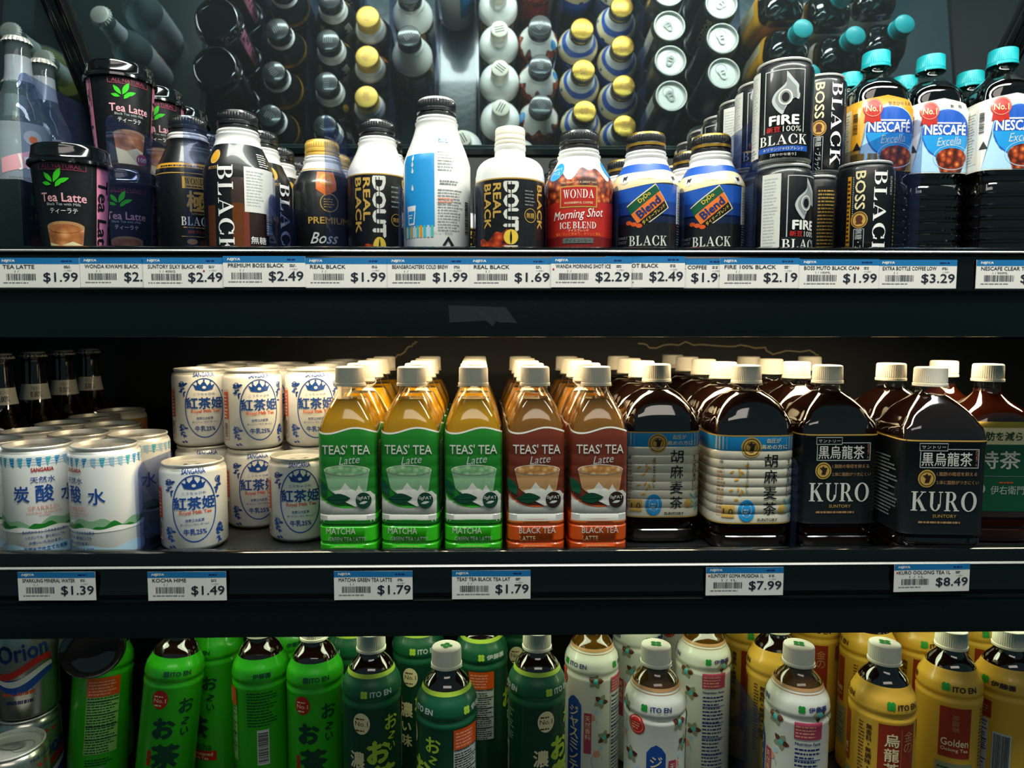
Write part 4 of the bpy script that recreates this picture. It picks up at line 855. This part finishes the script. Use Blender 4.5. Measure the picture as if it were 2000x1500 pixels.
def prism_part(root, name, x0, x1, y0, y1, z0, z1, m, bev=0.0):
    mb = MB(); mb.box(x0, x1, y0, y1, z0, z1, m, bev); return mb.build(name, root)
def structure(o, label=None): o['kind'] = 'structure'; return o
XL, XR = -0.86, 0.86
mb = MB(); mb.box(XL, XR, 1.045, 1.06, -0.62, 0.262, 'wallblack'); wb = structure(mb.build('wall_back'))
wb.location.z = H
def crease(pts):
    mb = MB(); rr = random.Random(len(pts)); P_ = []
    for (a, b) in zip(pts, pts[1:]):
        for k in range(5):
            t = k/5; P_.append((X(a[0]+(b[0]-a[0])*t+rr.uniform(-2, 2), 1.043, -.03), 1.0445, Zat(a[1]+(b[1]-a[1])*t+rr.uniform(-3, 3), 1.043)))
    P_.append((X(pts[-1][0], 1.043, -.03), 1.0445, Zat(pts[-1][1], 1.043))); mb.tube(P_, .0012, 'foam', 5); o = mb.build('sealant_crease', wb); return o
crease([(735, 702), (772, 700), (800, 676), (815, 668)]); crease([(1248, 668), (1270, 680), (1340, 670), (1420, 676), (1490, 678), (1510, 690), (1580, 684), (1600, 694)])
for k, (nm, x) in enumerate((('wall_left', XL-.012), ('wall_right', XR))):
    o = structure(prism_part(None, nm, x, x+.012, .60, 1.06, -.62, .72, 'wallblack')); o.location.z = H
o = structure(prism_part(None, 'ceiling', XL, XR, .36, 1.06, .705, .72, 'casemetal')); o.location.z = H
o = structure(prism_part(None, 'floor', -3, 3, -3, 1.2, -.02, 0, 'shopfloor'))
# kick base of the case
o = prism_part(None, 'case_base', XL, XR, .60, 1.06, 0.0, H-.62, 'casemetal', .004); tag(o, 'black metal base of the drinks case below the shelves', 'case base', kind='structure')
# mirror above the back wall, leaning towards the shopper
al = math.radians(40)
def mirror_pt(x, t, off=0.0): return (x, 1.04-math.sin(al)*t-math.cos(al)*off, H+.262+math.cos(al)*t-math.sin(al)*off)
r = empty('leaning_mirror', (0, 0, 0)); tag(r, 'large leaning mirror above the top shelf showing bottle tops', 'mirror')
def slab(name, x0, x1, t0, t1, o0, o1, m, root):
    mb = MB(); v = [mb.bm.verts.new(mirror_pt(x, t, o)) for o in (o0, o1) for t in (t0, t1) for x in (x0, x1)]
    for f in ((0, 1, 3, 2), (4, 6, 7, 5), (0, 4, 5, 1), (2, 3, 7, 6), (0, 2, 6, 4), (1, 5, 7, 3)): mb.bm.faces.new([v[i] for i in f]).material_index = mb.mi(m)
    bmesh.ops.recalc_face_normals(mb.bm, faces=mb.bm.faces[:]); return mb.build(name, root, smooth=False)
slab('mirror_glass', XL+.002, XR-.002, .004, .40, -.004, 0, 'mirror', r)
slab('bottom_trim', XL+.002, XR-.002, -.006, .003, -.008, .006, 'casemetal', r)
for nm, x in (('left', -.545), ('right', .70)):
    b = empty('mirror_bracket'); tag(b, f'black twin-rod bracket running up the mirror on the {nm}', 'bracket')
    for d in (0, .018):
        mb = MB(); mb.tube([mirror_pt(x+d, .005, .008), mirror_pt(x+d, .39, .008)], .0055 if d else .004, 'glossblack', 12); mb.build('rod', b)
    slab('foot_plate', x-.008, x+.026, .004, .014, .001, .016, 'glossblack', b)
# ---- shelves
def shelf(label, zd, zlip, ztrim, zrail0, zrail1, zval, Yl, flat_rail, lamp, lampyz):
    r = empty('shelf', (0, 0, H)); tag(r, label, 'shelf', 'black shelves of the drinks case')
    prism_part(r, 'deck', XL+.003, XR-.003, Yl+.012, 1.04, zd-.006, zd, 'deckblack' if flat_rail else 'deckplain')
    mb = MB(); mb.sweep_x([(Yl+.0115, zd-.006), (Yl+.0115, zlip-.001), (Yl+.010, zlip), (Yl+.004, zlip), (Yl+.0015, zlip-.0012), (Yl, zlip-.005), (Yl, ztrim+.0012)], XL, XR, 'glossblack', 30); mb.build('front_lip', r)
    mb = MB(); mb.sweep_x([(Yl, ztrim+.0012), (Yl-.0016, ztrim+.001), (Yl-.0024, ztrim), (Yl-.0016, ztrim-.001), (Yl, ztrim-.0012)], XL, XR, 'alu', 30); mb.build('trim_strip', r)
    mb = MB()
    if flat_rail: pr = [(Yl, ztrim-.0012), (Yl+.002, ztrim-.003), (Yl+.001, zrail0), (Yl+.0005, zrail1+.001), (Yl-.002, zrail1-.0004), (Yl-.002, zrail1-.002), (Yl+.012, zrail1-.002)]
    else: pr = [(Yl, ztrim-.0012), (Yl+.003, ztrim-.0026), (Yl+.0016, ztrim-.005), (Yl+.0022, zrail0-.008), (Yl+.0004, zrail0-.0195), (Yl-.0002, zrail0-.0215), (Yl+.0006, zrail0-.0235), (Yl+.0004, zrail1), (Yl-.0024, zrail1-.001), (Yl-.0024, zrail1-.0035), (Yl+.012, zrail1-.004)]
    mb.sweep_x(pr, XL, XR, 'glossblack', 30); mb.build('price_rail', r)
    prism_part(r, 'valance', XL+.003, XR-.003, Yl+.012, Yl+.015, zval, zrail1+.002, 'casemetal', .001)
    prism_part(r, 'light_housing', XL+.05, XR-.05, Yl+.015, Yl+.13, zd-.022, zd-.007, 'casemetal', .002)
    mb = MB(); x0, x1 = lamp; yl, zl = lampyz; mb.tube([(x0, yl, zl), (x1, yl, zl)], .004, 'tubeglass', 12); lt = mb.build('lamp_tube', r)
    for x in (x0, x1): prism_part(lt, 'socket', x-.006, x+.006, yl-.008, yl+.008, zl-.006, zd-.022, 'casemetal')
    return r
YT0, YM0 = .630, .618
f_ = YT0/.645; shelf('black top shelf with a continuous row of price tags', .055, .0750*f_, .0700*f_, .0646*f_, .0366*f_, -.0087, YT0, True, (-.31, .73), (.735, .022))
f_ = YM0/.645; shelf('black middle shelf with six spaced price tags', -.222, -.2125*f_, -.2270*f_, -.2316*f_, -.2590*f_, -.2895, YM0, False, (-.45, .84), (.70, -.262))
r = empty('shelf', (0, 0, H)); tag(r, 'black bottom shelf under the bottled teas', 'shelf', 'black shelves of the drinks case')
prism_part(r, 'deck', XL+.003, XR-.003, .60, 1.04, -.521, -.515, 'deckplain'); prism_part(r, 'front_lip', XL+.003, XR-.003, .592, .60, -.545, -.50, 'glossblack', .002)
# lamps: slim tubes under the shelf decks and the canopy tube
b = empty('canopy_lamp', (0, 0, H)); tag(b, 'fluorescent lamp housing in the canopy above the case', 'lamp')
prism_part(b, 'housing', -.46, .82, .41, .53, .625, .65, 'casemetal', .004)
# ---- tape on the panel below the top shelf
mb = MB(); yy = YT0+.0116
def tp(px, py, o=0): return (X(px, yy, .02), yy-o, Zat(py, yy))
mb.face([tp(876, 596), tp(988, 600), tp(1010, 631), tp(950, 626), tp(878, 630)], 'tape')
mb.face([tp(920, 603, .0003), tp(932, 600, .0003), tp(968, 630, .0003), tp(962, 637, .0003)], 'tape'); mb.face([tp(966, 604, .0003), tp(984, 602, .0003), tp(1000, 630, .0003), tp(974, 630, .0003)], 'tape')
o = mb.build('tape_strip', None, smooth=False); o.location.z = H; tag(o, 'torn clear tape stuck on the black panel under the top shelf', 'tape')
# ---- black riser at the left of the top shelf
o = prism_part(None, 'display_riser', -.74, -.452, .70, 1.0, .0555, .146, 'casemetal', .003); o.location.z = H
tag(o, 'black riser box on the top shelf under the clear soda bottles', 'riser')
# ---- clear dividers
def divider(x, y0, y1, z0, z1, label, group=None):
    r = empty('shelf_divider', (x, 0, H+z0)); tag(r, label, 'divider', group)
    h = z1-z0; pts = [(y0, 0), (y1, 0), (y1, h)]; R_ = .012
    pts += [(y0+R_-R_*math.sin(t), h-R_+R_*math.cos(t)) for t in [PI/2*k/6 for k in range(7)]]
    mb = MB(); mb.face([(0, y, z) for y, z in pts], 'acrylic'); bmesh.ops.solidify(mb.bm, geom=mb.bm.faces[:], thickness=.0016)
    k = mb.mi('acryledge'); mb.bm.normal_update()
    for f in mb.bm.faces:
        if abs(f.normal.x) < .5: f.material_index = k
    mb.bm.verts.ensure_lookup_table(); mb.build('plate', r, smooth=False)
    prism_part(r, 'foot', -.0014, .003, y0, y1, 0, .002, 'glossblack')
TD = 'clear plastic divider on the top shelf '
for x, z1, y0, lb in ((-.4235, .236, .66, 'left of the pink-striped cups'), (-.346, .198, .66, 'right of the pink-striped cups'), (-.2755, .198, .66, 'between the gold-lettered can and the BLACK can'),
        (-.2045, .13, .68, 'right of the tall BLACK can, short one'), (-.1455, .200, .66, 'tall pointed one right of the gold-capped can'), (-.0778, .135, .66, 'left of the tall white and blue can'),
        (-.008, .135, .66, 'right of the tall white and blue can'), (.0615, .135, .66, 'left of the red coffee can'), (.1292, .135, .66, 'right of the red coffee can'),
        (.1945, .135, .67, 'between the two blue blend cans'), (.2597, .198, .66, 'left of the flame cans'), (.3145, .17, .66, 'right of the flame cans'), (.4155, .198, .66, 'in front of the gold-labelled coffee bottle')):
    divider(x, y0, 1.0, .0556, z1, TD+lb)
divider(-.3300, .66, .735, -.2214, -.130, 'clear plastic divider right of the white sparkling water cans')
divider(.1420, .66, .94, -.2214, -.095, 'clear plastic divider right of the last brown latte bottle')
divider(.3089, .66, .86, -.2214, -.128, 'clear plastic divider right of the wrinkled beige labelled teas')
divider(.4755, .66, .86, -.2214, -.140, 'clear plastic divider right of the nearest black-labelled oolong')
divider(.2800, .66, .84, -.5144, -.384, 'clear plastic divider on the bottom shelf among white floral bottles')
# ---- price tags
class Flat:
    def __init__(s, bend=0.0): s.b = bend
    def map(s, u, v, off): return (u*1e-3, (-off-s.b*math.sin(u/11))*1e-3, v*1e-3)
def price_tag(px0, px1, py0, py1, Y, name, price, label, qty='1 /', rot=0.0, mark=None, group=None, bend=.25, dim=False, seed=0):
    zt, zb = Zat(py0, Y), Zat(py1, Y); x0, x1 = X(px0, Y, zb), X(px1, Y, zb); w, h = (x1-x0)*1e3, (zt-zb)*1e3
    a = Art(); a.rect(-w/2, -h/2, w/2, h/2, 'paper', 0); a.rect(-w/2, h/2-h*.21, w/2, h/2, 'paperblue', 1)
    a.text('NIJIYA', -w/2+w*.13, h/2-h*.11, h*.10, w*.155, 'paper', 2, 0, .05, .15); a.lines(w*.28, h/2-h*.14, w*.42, h/2-h*.06, 1, 'navy', 2, .7, seed)
    L = min(.68, .043*len(name)); a.text(name, -w/2+w*(.06+L/2), h*.20, h*.125, w*L, 'inkdark', 2, 0, .02)
    a.text(qty, -w/2+w*(.23 if len(qty) < 5 else .30), h*.045, h*.075, w*(.05 if len(qty) < 5 else .19), 'inkdark', 2)
    a.bars(-w*.40, -h*.25, -w*.03, -h*.03, 'inkdark', 2, True, seed+3); a.lines(-w*.44, -h*.35, -w*.02, -h*.29, 1, 'inkfaint', 2, .6, seed+1)
    a.lines(w*.31, h*.16, w*.39, h*.26, 2, 'inkdark', 2, .5, seed+2); a.text('+ CRV', w*.36, h*.075, h*.06, w*.09, 'inkfaint', 2)
    a.text(price, w*.265, -h*.165, h*.35, w*.42, 'inkdark', 3, 0, .018)
    if mark: a.ell(mark[0]*w, mark[1]*h, w*.012, w*.012, 'red', 3)
    mb = MB(); a.wrap(mb, Flat(bend), 3.0, base=0.0, lay=.05)
    back = mb.face([(-w/2e3, .0004, -h/2e3), (-w/2e3, .0004, h/2e3), (w/2e3, .0004, h/2e3), (w/2e3, .0004, -h/2e3)], 'paper')
    o = mb.build('price_tag', None, smooth=False); o.location = ((x0+x1)/2, Y, H+(zt+zb)/2); o.rotation_euler = (0, math.radians(rot), 0)
    tag(o, label, 'price tag', group)
TG = 'price tags in the top shelf rail'; YT = YT0-.0012
top_tags = [(-2, 157, 505, 563, YT, 'TEA LATTE', '$1.99', 'white price tag reading TEA LATTE at the left end of the top rail', '1 /'),
 (158, 313, 504, 562, YT+.0006, 'WONDA KIWAMI BLACK', '$2.29', 'white price tag with its price half covered by the next tag', '1 /'),
 (281, 439, 504, 563, YT, 'SUNTORY SILKY BLACK 400', '$2.49', 'white price tag reading 400G with a red dot above its price', '1 / 400G'),
 (437, 597, 501, 561, YT-.0006, 'PREMIUM BOSS BLACK', '$2.49', 'white price tag reading PREMIUM and $2.49', '1 /'),
 (597, 757, 504, 562, YT, 'REAL BLACK', '$1.99', 'white price tag reading REAL BLACK $1.99', '1 /'),
 (757, 917, 504, 562, YT-.0003, 'BEANS&ROASTERS COLD BREW', '$1.99', 'white price tag reading COLD BREW $1.99', '1 /'),
 (916, 1077, 504, 562, YT, 'REAL BLACK', '$1.69', 'white price tag reading REAL BLACK $1.69', '1 /'),
 (1076, 1233, 502, 561, YT-.0006, 'WANDA MORNING SHOT ICE', '$2.29', 'white price tag reading MORNING SHOT ICE $2.29', '1 /'),
 (1182, 1337, 500, 561, YT-.0001, 'DYDO HOT BLACK', '$2.49', 'white price tag reading $2.49 with its upper corner lifted, partly covered', '1 /'),
 (1262, 1420, 504, 562, YT+.0006, 'DYDO BLACK COFFEE', '$1.99', 'white price tag reading COFFEE, covered on both sides by its neighbours', '1 /'),
 (1405, 1560, 503, 562, YT, 'FIRE 100% BLACK', '$2.19', 'white price tag reading $2.19 under the flame cans', '1 /'),
 (1560, 1715, 505, 563, YT-.0003, 'BOSS MUTO BLACK CAN', '$1.99', 'white price tag reading BLACK CAN 190ML $1.99', '1 / 190ML'),
 (1713, 1867, 506, 563, YT, 'EXTRA BOTTLE COFFEE LOW', '$3.29', 'white price tag reading $3.29 beside the empty gap in the rail', '1 /'),
 (1905, 2062, 506, 563, YT, 'NESCAFE CLEAR TASTE', '$3.29', 'white price tag cut off at the right end of the top rail', '1 / 900ML')]
for k, t in enumerate(top_tags):
    price_tag(*t, mark={2: (.25, .06), 11: (.24, .2), 7: (-.47, .1)}.get(k), group=TG, bend=.45 if k == 8 else .12, seed=k*7)
YM = YM0-.0026
for k, t in enumerate([(37, 188, 1112, 1167, 'SPARKLING MINERAL WATER', '$1.39', 'white price tag reading SPARKLING MINERAL WATER $1.39', '1 /'),
 (290, 443, 1113, 1169, 'KOCHA HIME', '$1.49', 'white price tag reading $1.49 under the stacked milk tea cans', '1 /'),
 (653, 806, 1114, 1170, 'MATCHA GREEN TEA LATTE', '$1.79', 'white price tag reading MATCHA GREEN TEA LATTE', '1 /'),
 (883, 1036, 1114, 1170, "TEAS' TEA BLACK TEA LAT", '$1.79', 'white price tag reading BLACK TEA LAT', '1 /'),
 (1378, 1529, 1111, 1166, 'SUNTORY GOMA MUGICHA 1L', '$7.99', 'white price tag reading $7.99', '1 / 1L'),
 (1745, 1892, 1107, 1161, 'KURO OOLONG TEA 1L', '$8.49', 'white price tag reading $8.49', '1 / 1L')]):
    price_tag(*t[:4], YM, *t[4:7], t[7], group='spaced price tags on the middle shelf rail', bend=.25, seed=k*5+40, mark=(-.46, .2) if k > 3 else None, rot=-.6 if k == 5 else 0)
# ================================================================ stock
PROTO = {}
ROUND = {'soda', 'cup', 'kiwami', 'silky', 'premium', 'doutall', 'beans', 'dousmall', 'wonda', 'dydo', 'fire', 'boss', 'spark', 'sang', 'fruit', 'beer', 'orion', 'iogreen', 'iodark', 'iojasmine', 'iogold'}   # printed fronts turned to the shopper's side
def copy_tree(o, parent=None):
    c = o.copy(); COL.objects.link(c)
    if parent: c.parent = parent
    for ch in list(o.children): copy_tree(ch, c)
    return c
def put(key, builder, x, Y, z, label, cat, group=None, rot=0.0, tilt=0.0, sc=None, lean=0.0):
    if key not in PROTO: o = PROTO[key] = builder(); 
    else:
        o = copy_tree(PROTO[key])
    if key in ROUND: rot = rot-math.degrees(math.atan2(x, Y))
    o.location = (x, Y, H+z); o.rotation_euler = (math.radians(lean), math.radians(tilt), math.radians(rot))
    o.scale = sc or (1, 1, 1); o['label'] = label; o['category'] = cat
    if group: o['group'] = group
    elif 'group' in o: del o['group']
    return o
ORD = ['front', 'second', 'third', 'fourth', 'fifth', 'sixth', 'seventh']
def row(key, builder, x, Ys, z, what, where, cat, group, rots=None, dx=0.0, sc=None, **k):
    for i, Y in enumerate(Ys):
        lb = f'{what}, {"front one" if i == 0 else ORD[i]+" from the front"} {where}'
        put(key, builder, x+dx*i, Y, z, lb, cat, group, rot=(rots[i % len(rots)] if rots else 0), sc=sc, **k)
ZT, ZM, ZB = .0555, -.2215, -.5145
jr = random.Random(4)
# --- top shelf, left to right
put('soda', soda_bottle, X(40, .81, .25), .81, .1465, 'clear soda bottle with silver crown cap, nearest one far left', 'bottle', 'clear soda bottles on the riser', 0)
put('soda', soda_bottle, X(88, .875, .25), .875, .1465, 'clear soda bottle with silver crown cap, behind the nearest one', 'bottle', 'clear soda bottles on the riser', 12)
put('juice', lambda: soda_bottle(True), -.655, .90, .1465, 'clear bottle of yellow drink left of the clear soda bottles', 'bottle', 'yellow drinks on the riser')
put('juice', lambda: soda_bottle(True), -.607, .94, .1465, 'clear bottle of yellow drink at the back behind the clear soda bottles', 'bottle', 'yellow drinks on the riser', 40)
cs = (1.05, 1.05, 1.0); g = 'pink-striped latte cups'
put('cup', latte_cup, -.3855, .672, ZT, 'black and pink lidded latte cup, single one at the front', 'cup', g, -16, sc=cs)
for i, (Y, w_) in enumerate(((.775, 'front'), (.85, 'middle'), (.925, 'rear'))):
    put('cup', latte_cup, -.388, Y, ZT, f'black and pink lidded latte cup, lower one of the {w_} stack', 'cup', g, 0, sc=cs)
    put('cup', latte_cup, -.388, Y, ZT+.1110, f'black and pink lidded latte cup, upper one of the {w_} stack', 'cup', g, (14, 10, -40)[i], sc=cs)
BC = 'aluminium bottle can'
row('kiwami', kiwami_can, -.312, (.76, .83, .90, .97), ZT, 'black bottle can with a gold character', 'beside the cups', 'can', 'black gold-lettered bottle cans', (12, 40, -60, 100), -.004)
row('silky', silky_can, -.2385, (.70, .77, .84, .91, .98), ZT, 'black bottle can with sideways white BLACK', 'of its row', 'can', 'black and bronze bottle cans', (0, 70, 75, 160, 20), -.001)
row('premium', premium_can, -.1790, (.80, .866, .932), ZT, 'black bottle can with gold cap', 'of its row', 'can', 'gold-capped bottle cans', (8, 30, -20, 70))
row('doutall', doutor_tall, -.1125, (.77, .84), ZT, 'tall black-capped REAL BLACK bottle can', 'of its row', 'can', 'tall REAL BLACK bottle cans', (0, 50))
put('beans', beans_can, -.0436, .696, ZT, 'tall white bottle can with a sky blue panel, alone in its row', 'can', None, -6)
row('dousmall', doutor_small, .0275, (.675, .741, .807, .873, .939), ZT, 'short white-capped REAL BLACK bottle can', 'of its row', 'can', 'white-capped REAL BLACK bottle cans', (0, 80, 170, 40, -60), .001)
put('dousmall', doutor_small, -.030, .990, ZT, 'short bottle can with a white cap, rearmost left one by the back wall', 'can', 'white-capped REAL BLACK bottle cans', 60)
put('dousmall', doutor_small, .060, 1.0035, ZT, 'short bottle can with a white cap, rearmost right one by the back wall', 'can', 'white-capped REAL BLACK bottle cans', 110)
row('wonda', wonda_red, .0955, (.69, .80, .867, .934), ZT, 'red and white iced coffee bottle can', 'of the red row', 'can', 'red iced coffee bottle cans', (0, 50, 20, -40))
row('dydo', dydo_can, .1622, (.695, .805, .875, .944), ZT, 'blue bottle can with orange badge', 'of the left blue row', 'can', 'blue Blend bottle cans', (0, -50, 30, 80), .001)
row('dydo', dydo_can, .2285, (.70, .767, .834, .901, .968), ZT, 'blue bottle can with orange badge', 'of the right blue row', 'can', 'blue Blend bottle cans', (-2, 60, 25, -70, 10))
for i, Y in enumerate((.668, .724, .78, .836, .892, .948, 1.002)):
    put('fire', fire_can, .2878, Y, ZT, f'black can with a silver flame, bottom of the {ORD[i]} stack', 'can', 'stacked flame coffee cans', (48, 60, 10, 0, 20, 40, 0)[i])
    if i < 6: put('fire', fire_can, .2865+(.0015 if i else -.001), Y, ZT+.0945, f'black can with a silver flame, top of the {ORD[i]} stack', 'can', 'stacked flame coffee cans', (3, 8, 45, -14, 40, -10, 20)[i])
put('boss', boss_can, .3795, .692, ZT, 'black and gold BLACK can standing alone at the front, no can on top', 'can', 'stacked black and gold coffee cans', 6)
for i, Y in enumerate((.757, .812, .867, .922, .977)):
    put('boss', boss_can, .3600, Y, ZT, f'black and gold BLACK can, bottom of the {ORD[i]} stack', 'can', 'stacked black and gold coffee cans', (-58, 30, -20, 80, 0)[i])
    if Y < .95: put('boss', boss_can, .3625, Y, ZT+.1035, f'black and gold BLACK can, top of the {ORD[i]} stack', 'can', 'stacked black and gold coffee cans', (14, 70, 10, 0)[i])
ns = (1.0, 1.0, 1.072); g = 'turquoise-capped coffee bottles'
for i, (px, Y) in enumerate(((1703, .815), (1652, .883), (1612, .95))):
    put('nesg', lambda: nescafe(True), X(px, Y, .2), Y, ZT, f'coffee bottle with gold label and turquoise cap, {ORD[i]} of its row', 'bottle', g, (0, 10, 5)[i], sc=ns)
for i, (px, Y, lb) in enumerate(((1809, .825, 'second from the right end'), (1758, .893, 'behind the second from the right'), (1948, .805, 'rightmost at the front'), (1886, .875, 'behind the rightmost one'))):
    put('nesw', lambda: nescafe(False), X(px, Y, .2), Y, ZT, f'coffee bottle with white and blue label and turquoise cap, {lb}', 'bottle', g, (0, 8, -4, 12)[i], sc=ns)
# --- middle shelf
ss = (.95, .95, 1.0); g = 'sparkling water cans'
for x, Y, rot, lb in ((X(80, .67, -.17), .67, 8, 'front one, leftmost in full view'), (X(209, .668, -.17), .668, -52, 'front one beside the divider'), (-.4905, .69, -60, 'cut off by the left edge'),
        (-.4285, .737, 30, 'behind the leftmost full one'), (-.3655, .734, -20, 'behind the one beside the divider'), (-.4285, .803, 10, 'third of the left row')):
    put('spark', sparkling_can, x, Y, ZM, f'white and green sparkling water can, {lb}', 'can', g, rot, sc=ss)
row('fruit', fruit_can, -.491, (.756, .815, .88, .945), ZM, 'pale fruit drink can', 'of the far left row', 'can', 'pale fruit drink cans', (0, 40, 90, 20), sc=ss)
row('beer', beer_bottle, -.552, (.80, .862, .924, .986), ZM, 'dark bottle with a 0.00 neck label', 'of its row', 'bottle', 'dark bottles at the far left', (8, 6, 4, 0), -.001)
g = 'blue and white milk tea cans'; ks = (.965, .965, 1.0)
put('sang', sangaria_can, X(379, .70, -.17), .70, ZM, 'white milk tea can with blue crown, single one at the front left', 'can', g, 0, sc=ks)
put('sang', sangaria_can, X(586, .73, -.17), .730, ZM, 'white milk tea can with blue crown, single one at the front beside the green bottle', 'can', g, 0, sc=ks)
for ci, (x, Y0, nm) in enumerate(((-.3215, .80, 'left'), (-.2565, .78, 'middle'), (-.1925, .797, 'right'))):
    for i in range(3 if ci != 2 else 4):
        Y = Y0+.0655*i
        for lev, zz in (('lower', 0), ('upper', .0878)):
            put('sang', sangaria_can, x-(.001 if lev == 'upper' else 0), Y, ZM+zz, f'white milk tea can with blue crown, {lev} one, {ORD[i]} stack of the {nm} row', 'can', g, (4, -12, 0, 20)[i]+(8 if ci == 1 and lev == 'upper' else 0), sc=ks)
for ci, (px, nm, dk) in enumerate(((687, 'leftmost', 0), (806, 'middle', 0), (925, 'right', 0), (1043, 'left', 1), (1163, 'right', 1))):
    x = X(px, .68, -.12)
    what = 'brown black tea latte bottle with orange base' if dk else 'green matcha latte bottle'
    for i in range(5):
        z = ZM+(.0008 if 0 else 0)
        lb = f'{what}, {"front" if i == 0 else ORD[i]} one of the {nm} {"brown" if dk else "green"} row'
        put('teasd' if dk else 'teasg', (lambda: teas_bottle(True)) if dk else (lambda: teas_bottle(False)), x+jr.uniform(-.0006, .0006), .68+.0605*i, z, lb, 'bottle', 'latte bottles', (0, -3, 0, 0, 0)[ci] if i == 0 else 0)
row('mugi', lambda: big_bottle('mugi'), X(1280, .725, -.12), (.725, .793, .861, .929), ZM, 'dark tea bottle with wrinkled beige label', 'of the left row', 'bottle', 'large dark barley tea bottles', (0,))
row('mugi', lambda: big_bottle('mugi'), X(1454, .70, -.12), (.70, .768, .836, .904, .972), ZM, 'dark tea bottle with wrinkled beige label', 'of the right row', 'bottle', 'large dark barley tea bottles', (0,), -.0001)
row('kuro', lambda: big_bottle('kuro'), X(1611, .70, -.12), (.70, .77, .84, .91), ZM, 'dark oolong bottle with black label', 'of the left row', 'bottle', 'large dark oolong bottles', (0,))
kx = X(1815, .658, -.12)
for i, (x, Y) in enumerate(((kx, .662), (kx+.005, .735), (kx, .91))):
    put('kuro', lambda: big_bottle('kuro'), x, Y, ZM, f'large dark oolong bottle with black label, {("nearest", "middle", "rearmost")[i]} of the right row', 'bottle', 'large dark oolong bottles', (-4, 0, 0)[i])
row('toku', lambda: big_bottle('toku'), X(1922, .72, -.12), (.72, .79), ZM, 'large amber tea bottle with green label', 'at the right edge', 'bottle', 'large green-labelled tea bottles', (-4, 0))
# --- bottom shelf
def bx(px, Y): return X(px, Y, -.40)
os_ = (.91, .91, .90)
put('orion', orion_can, bx(54, .715), .715, ZB, 'silver beer can with blue and red waves, lower one under another', 'can', 'silver beer cans', 30, sc=os_)
put('orion', orion_can, bx(56, .715), .715, ZB+.1105, 'silver beer can with blue and red waves, standing on top of another', 'can', 'silver beer cans', -6, sc=os_)
put('orion', orion_can, bx(22, .650), .650, ZB, 'silver beer can in the bottom left corner, its lid facing up', 'can', 'silver beer cans', 60, sc=(.93, .93, .91))
def io(kind, px, Y, what, lb, rot=0, **k):
    put('io'+kind, lambda: itoen(kind), bx(px, Y), Y, ZB+k.pop('dz', 0), f'{what}, {lb}', 'bottle', {'green': 'bright green tea bottles', 'dark': 'dark green tea bottles', 'jasmine': 'white floral tea bottles', 'gold': 'yellow oolong tea bottles'}[kind], rot, **k)
G = 'bright green tea bottle'
io('green', 178, .725, G, 'leaning left, nutrition table facing out, leftmost', -140, tilt=-7, dz=.002)
io('green', 308, .715, G, 'leaning right with black calligraphy', 0, tilt=7, dz=.002)
io('green', 425, .775, G, 'standing behind two others, label turned sideways', -42)
io('green', 512, .722, G, 'barcode facing out', 132)
io('green', 617, .712, G, 'black calligraphy, upright beside the dark green bottles', 0)
io('green', 200, .80, G, 'back row behind the leaning bottle', 20); io('green', 560, .79, G, 'back row right, behind the upright one', 150)
o = put('iodark', lambda: itoen('dark'), bx(226, .70), .665, -.318, 'dark bottle lying on its side, round base facing out', 'bottle', 'dark green tea bottles', 0, lean=-90)
D = 'dark green tea bottle with white cap'
io('dark', 727, .685, D, 'leftmost one in front', 8); io('dark', 873, .650, D, 'nearest one, label half turned', -58)
io('dark', 818, .775, D, 'back row, left of the two middle ones', 10); io('dark', 940, .76, D, 'second row, red panel facing out', -97)
io('dark', 1048, .685, D, 'rightmost one in front beside the white bottles', 48); io('dark', 1008, .826, D, 'back row behind the rightmost one', 30); io('dark', 690, .775, D, 'back row behind the leftmost one', 60)
Jm = 'white floral jasmine tea bottle'
io('jasmine', 1155, .732, Jm, 'left one beside the dark green bottles', -38); io('jasmine', 1278, .650, Jm, 'nearest with blue banner facing out', 4)
io('jasmine', 1245, .795, Jm, 'second row behind the nearest', -70); io('jasmine', 1372, .742, Jm, 'right one, nutrition table turned right', -82)
io('jasmine', 1554, .648, Jm, 'nearest on the right, in front of yellow bottles', -84); io('jasmine', 1320, .86, Jm, 'back row', 20)
Gm = 'yellow oolong tea bottle with white cap'
io('gold', 1512, .722, Gm, 'behind the white floral bottle', 4); io('gold', 1462, .80, Gm, 'back row left', -4); io('gold', 1590, .815, Gm, 'back row, second from left', -28)
io('gold', 1720, .650, Gm, 'nearest one', 8); io('gold', 1693, .765, Gm, 'second row behind the nearest', 20); io('gold', 1790, .775, Gm, 'second row left of the last two', 5)
io('gold', 1850, .680, Gm, 'second from the right edge', 112); io('gold', 1962, .680, Gm, 'rightmost at the edge', -165); io('gold', 1905, .80, Gm, 'back row right', 10); io('gold', 1655, .86, Gm, 'rearmost one', 30)
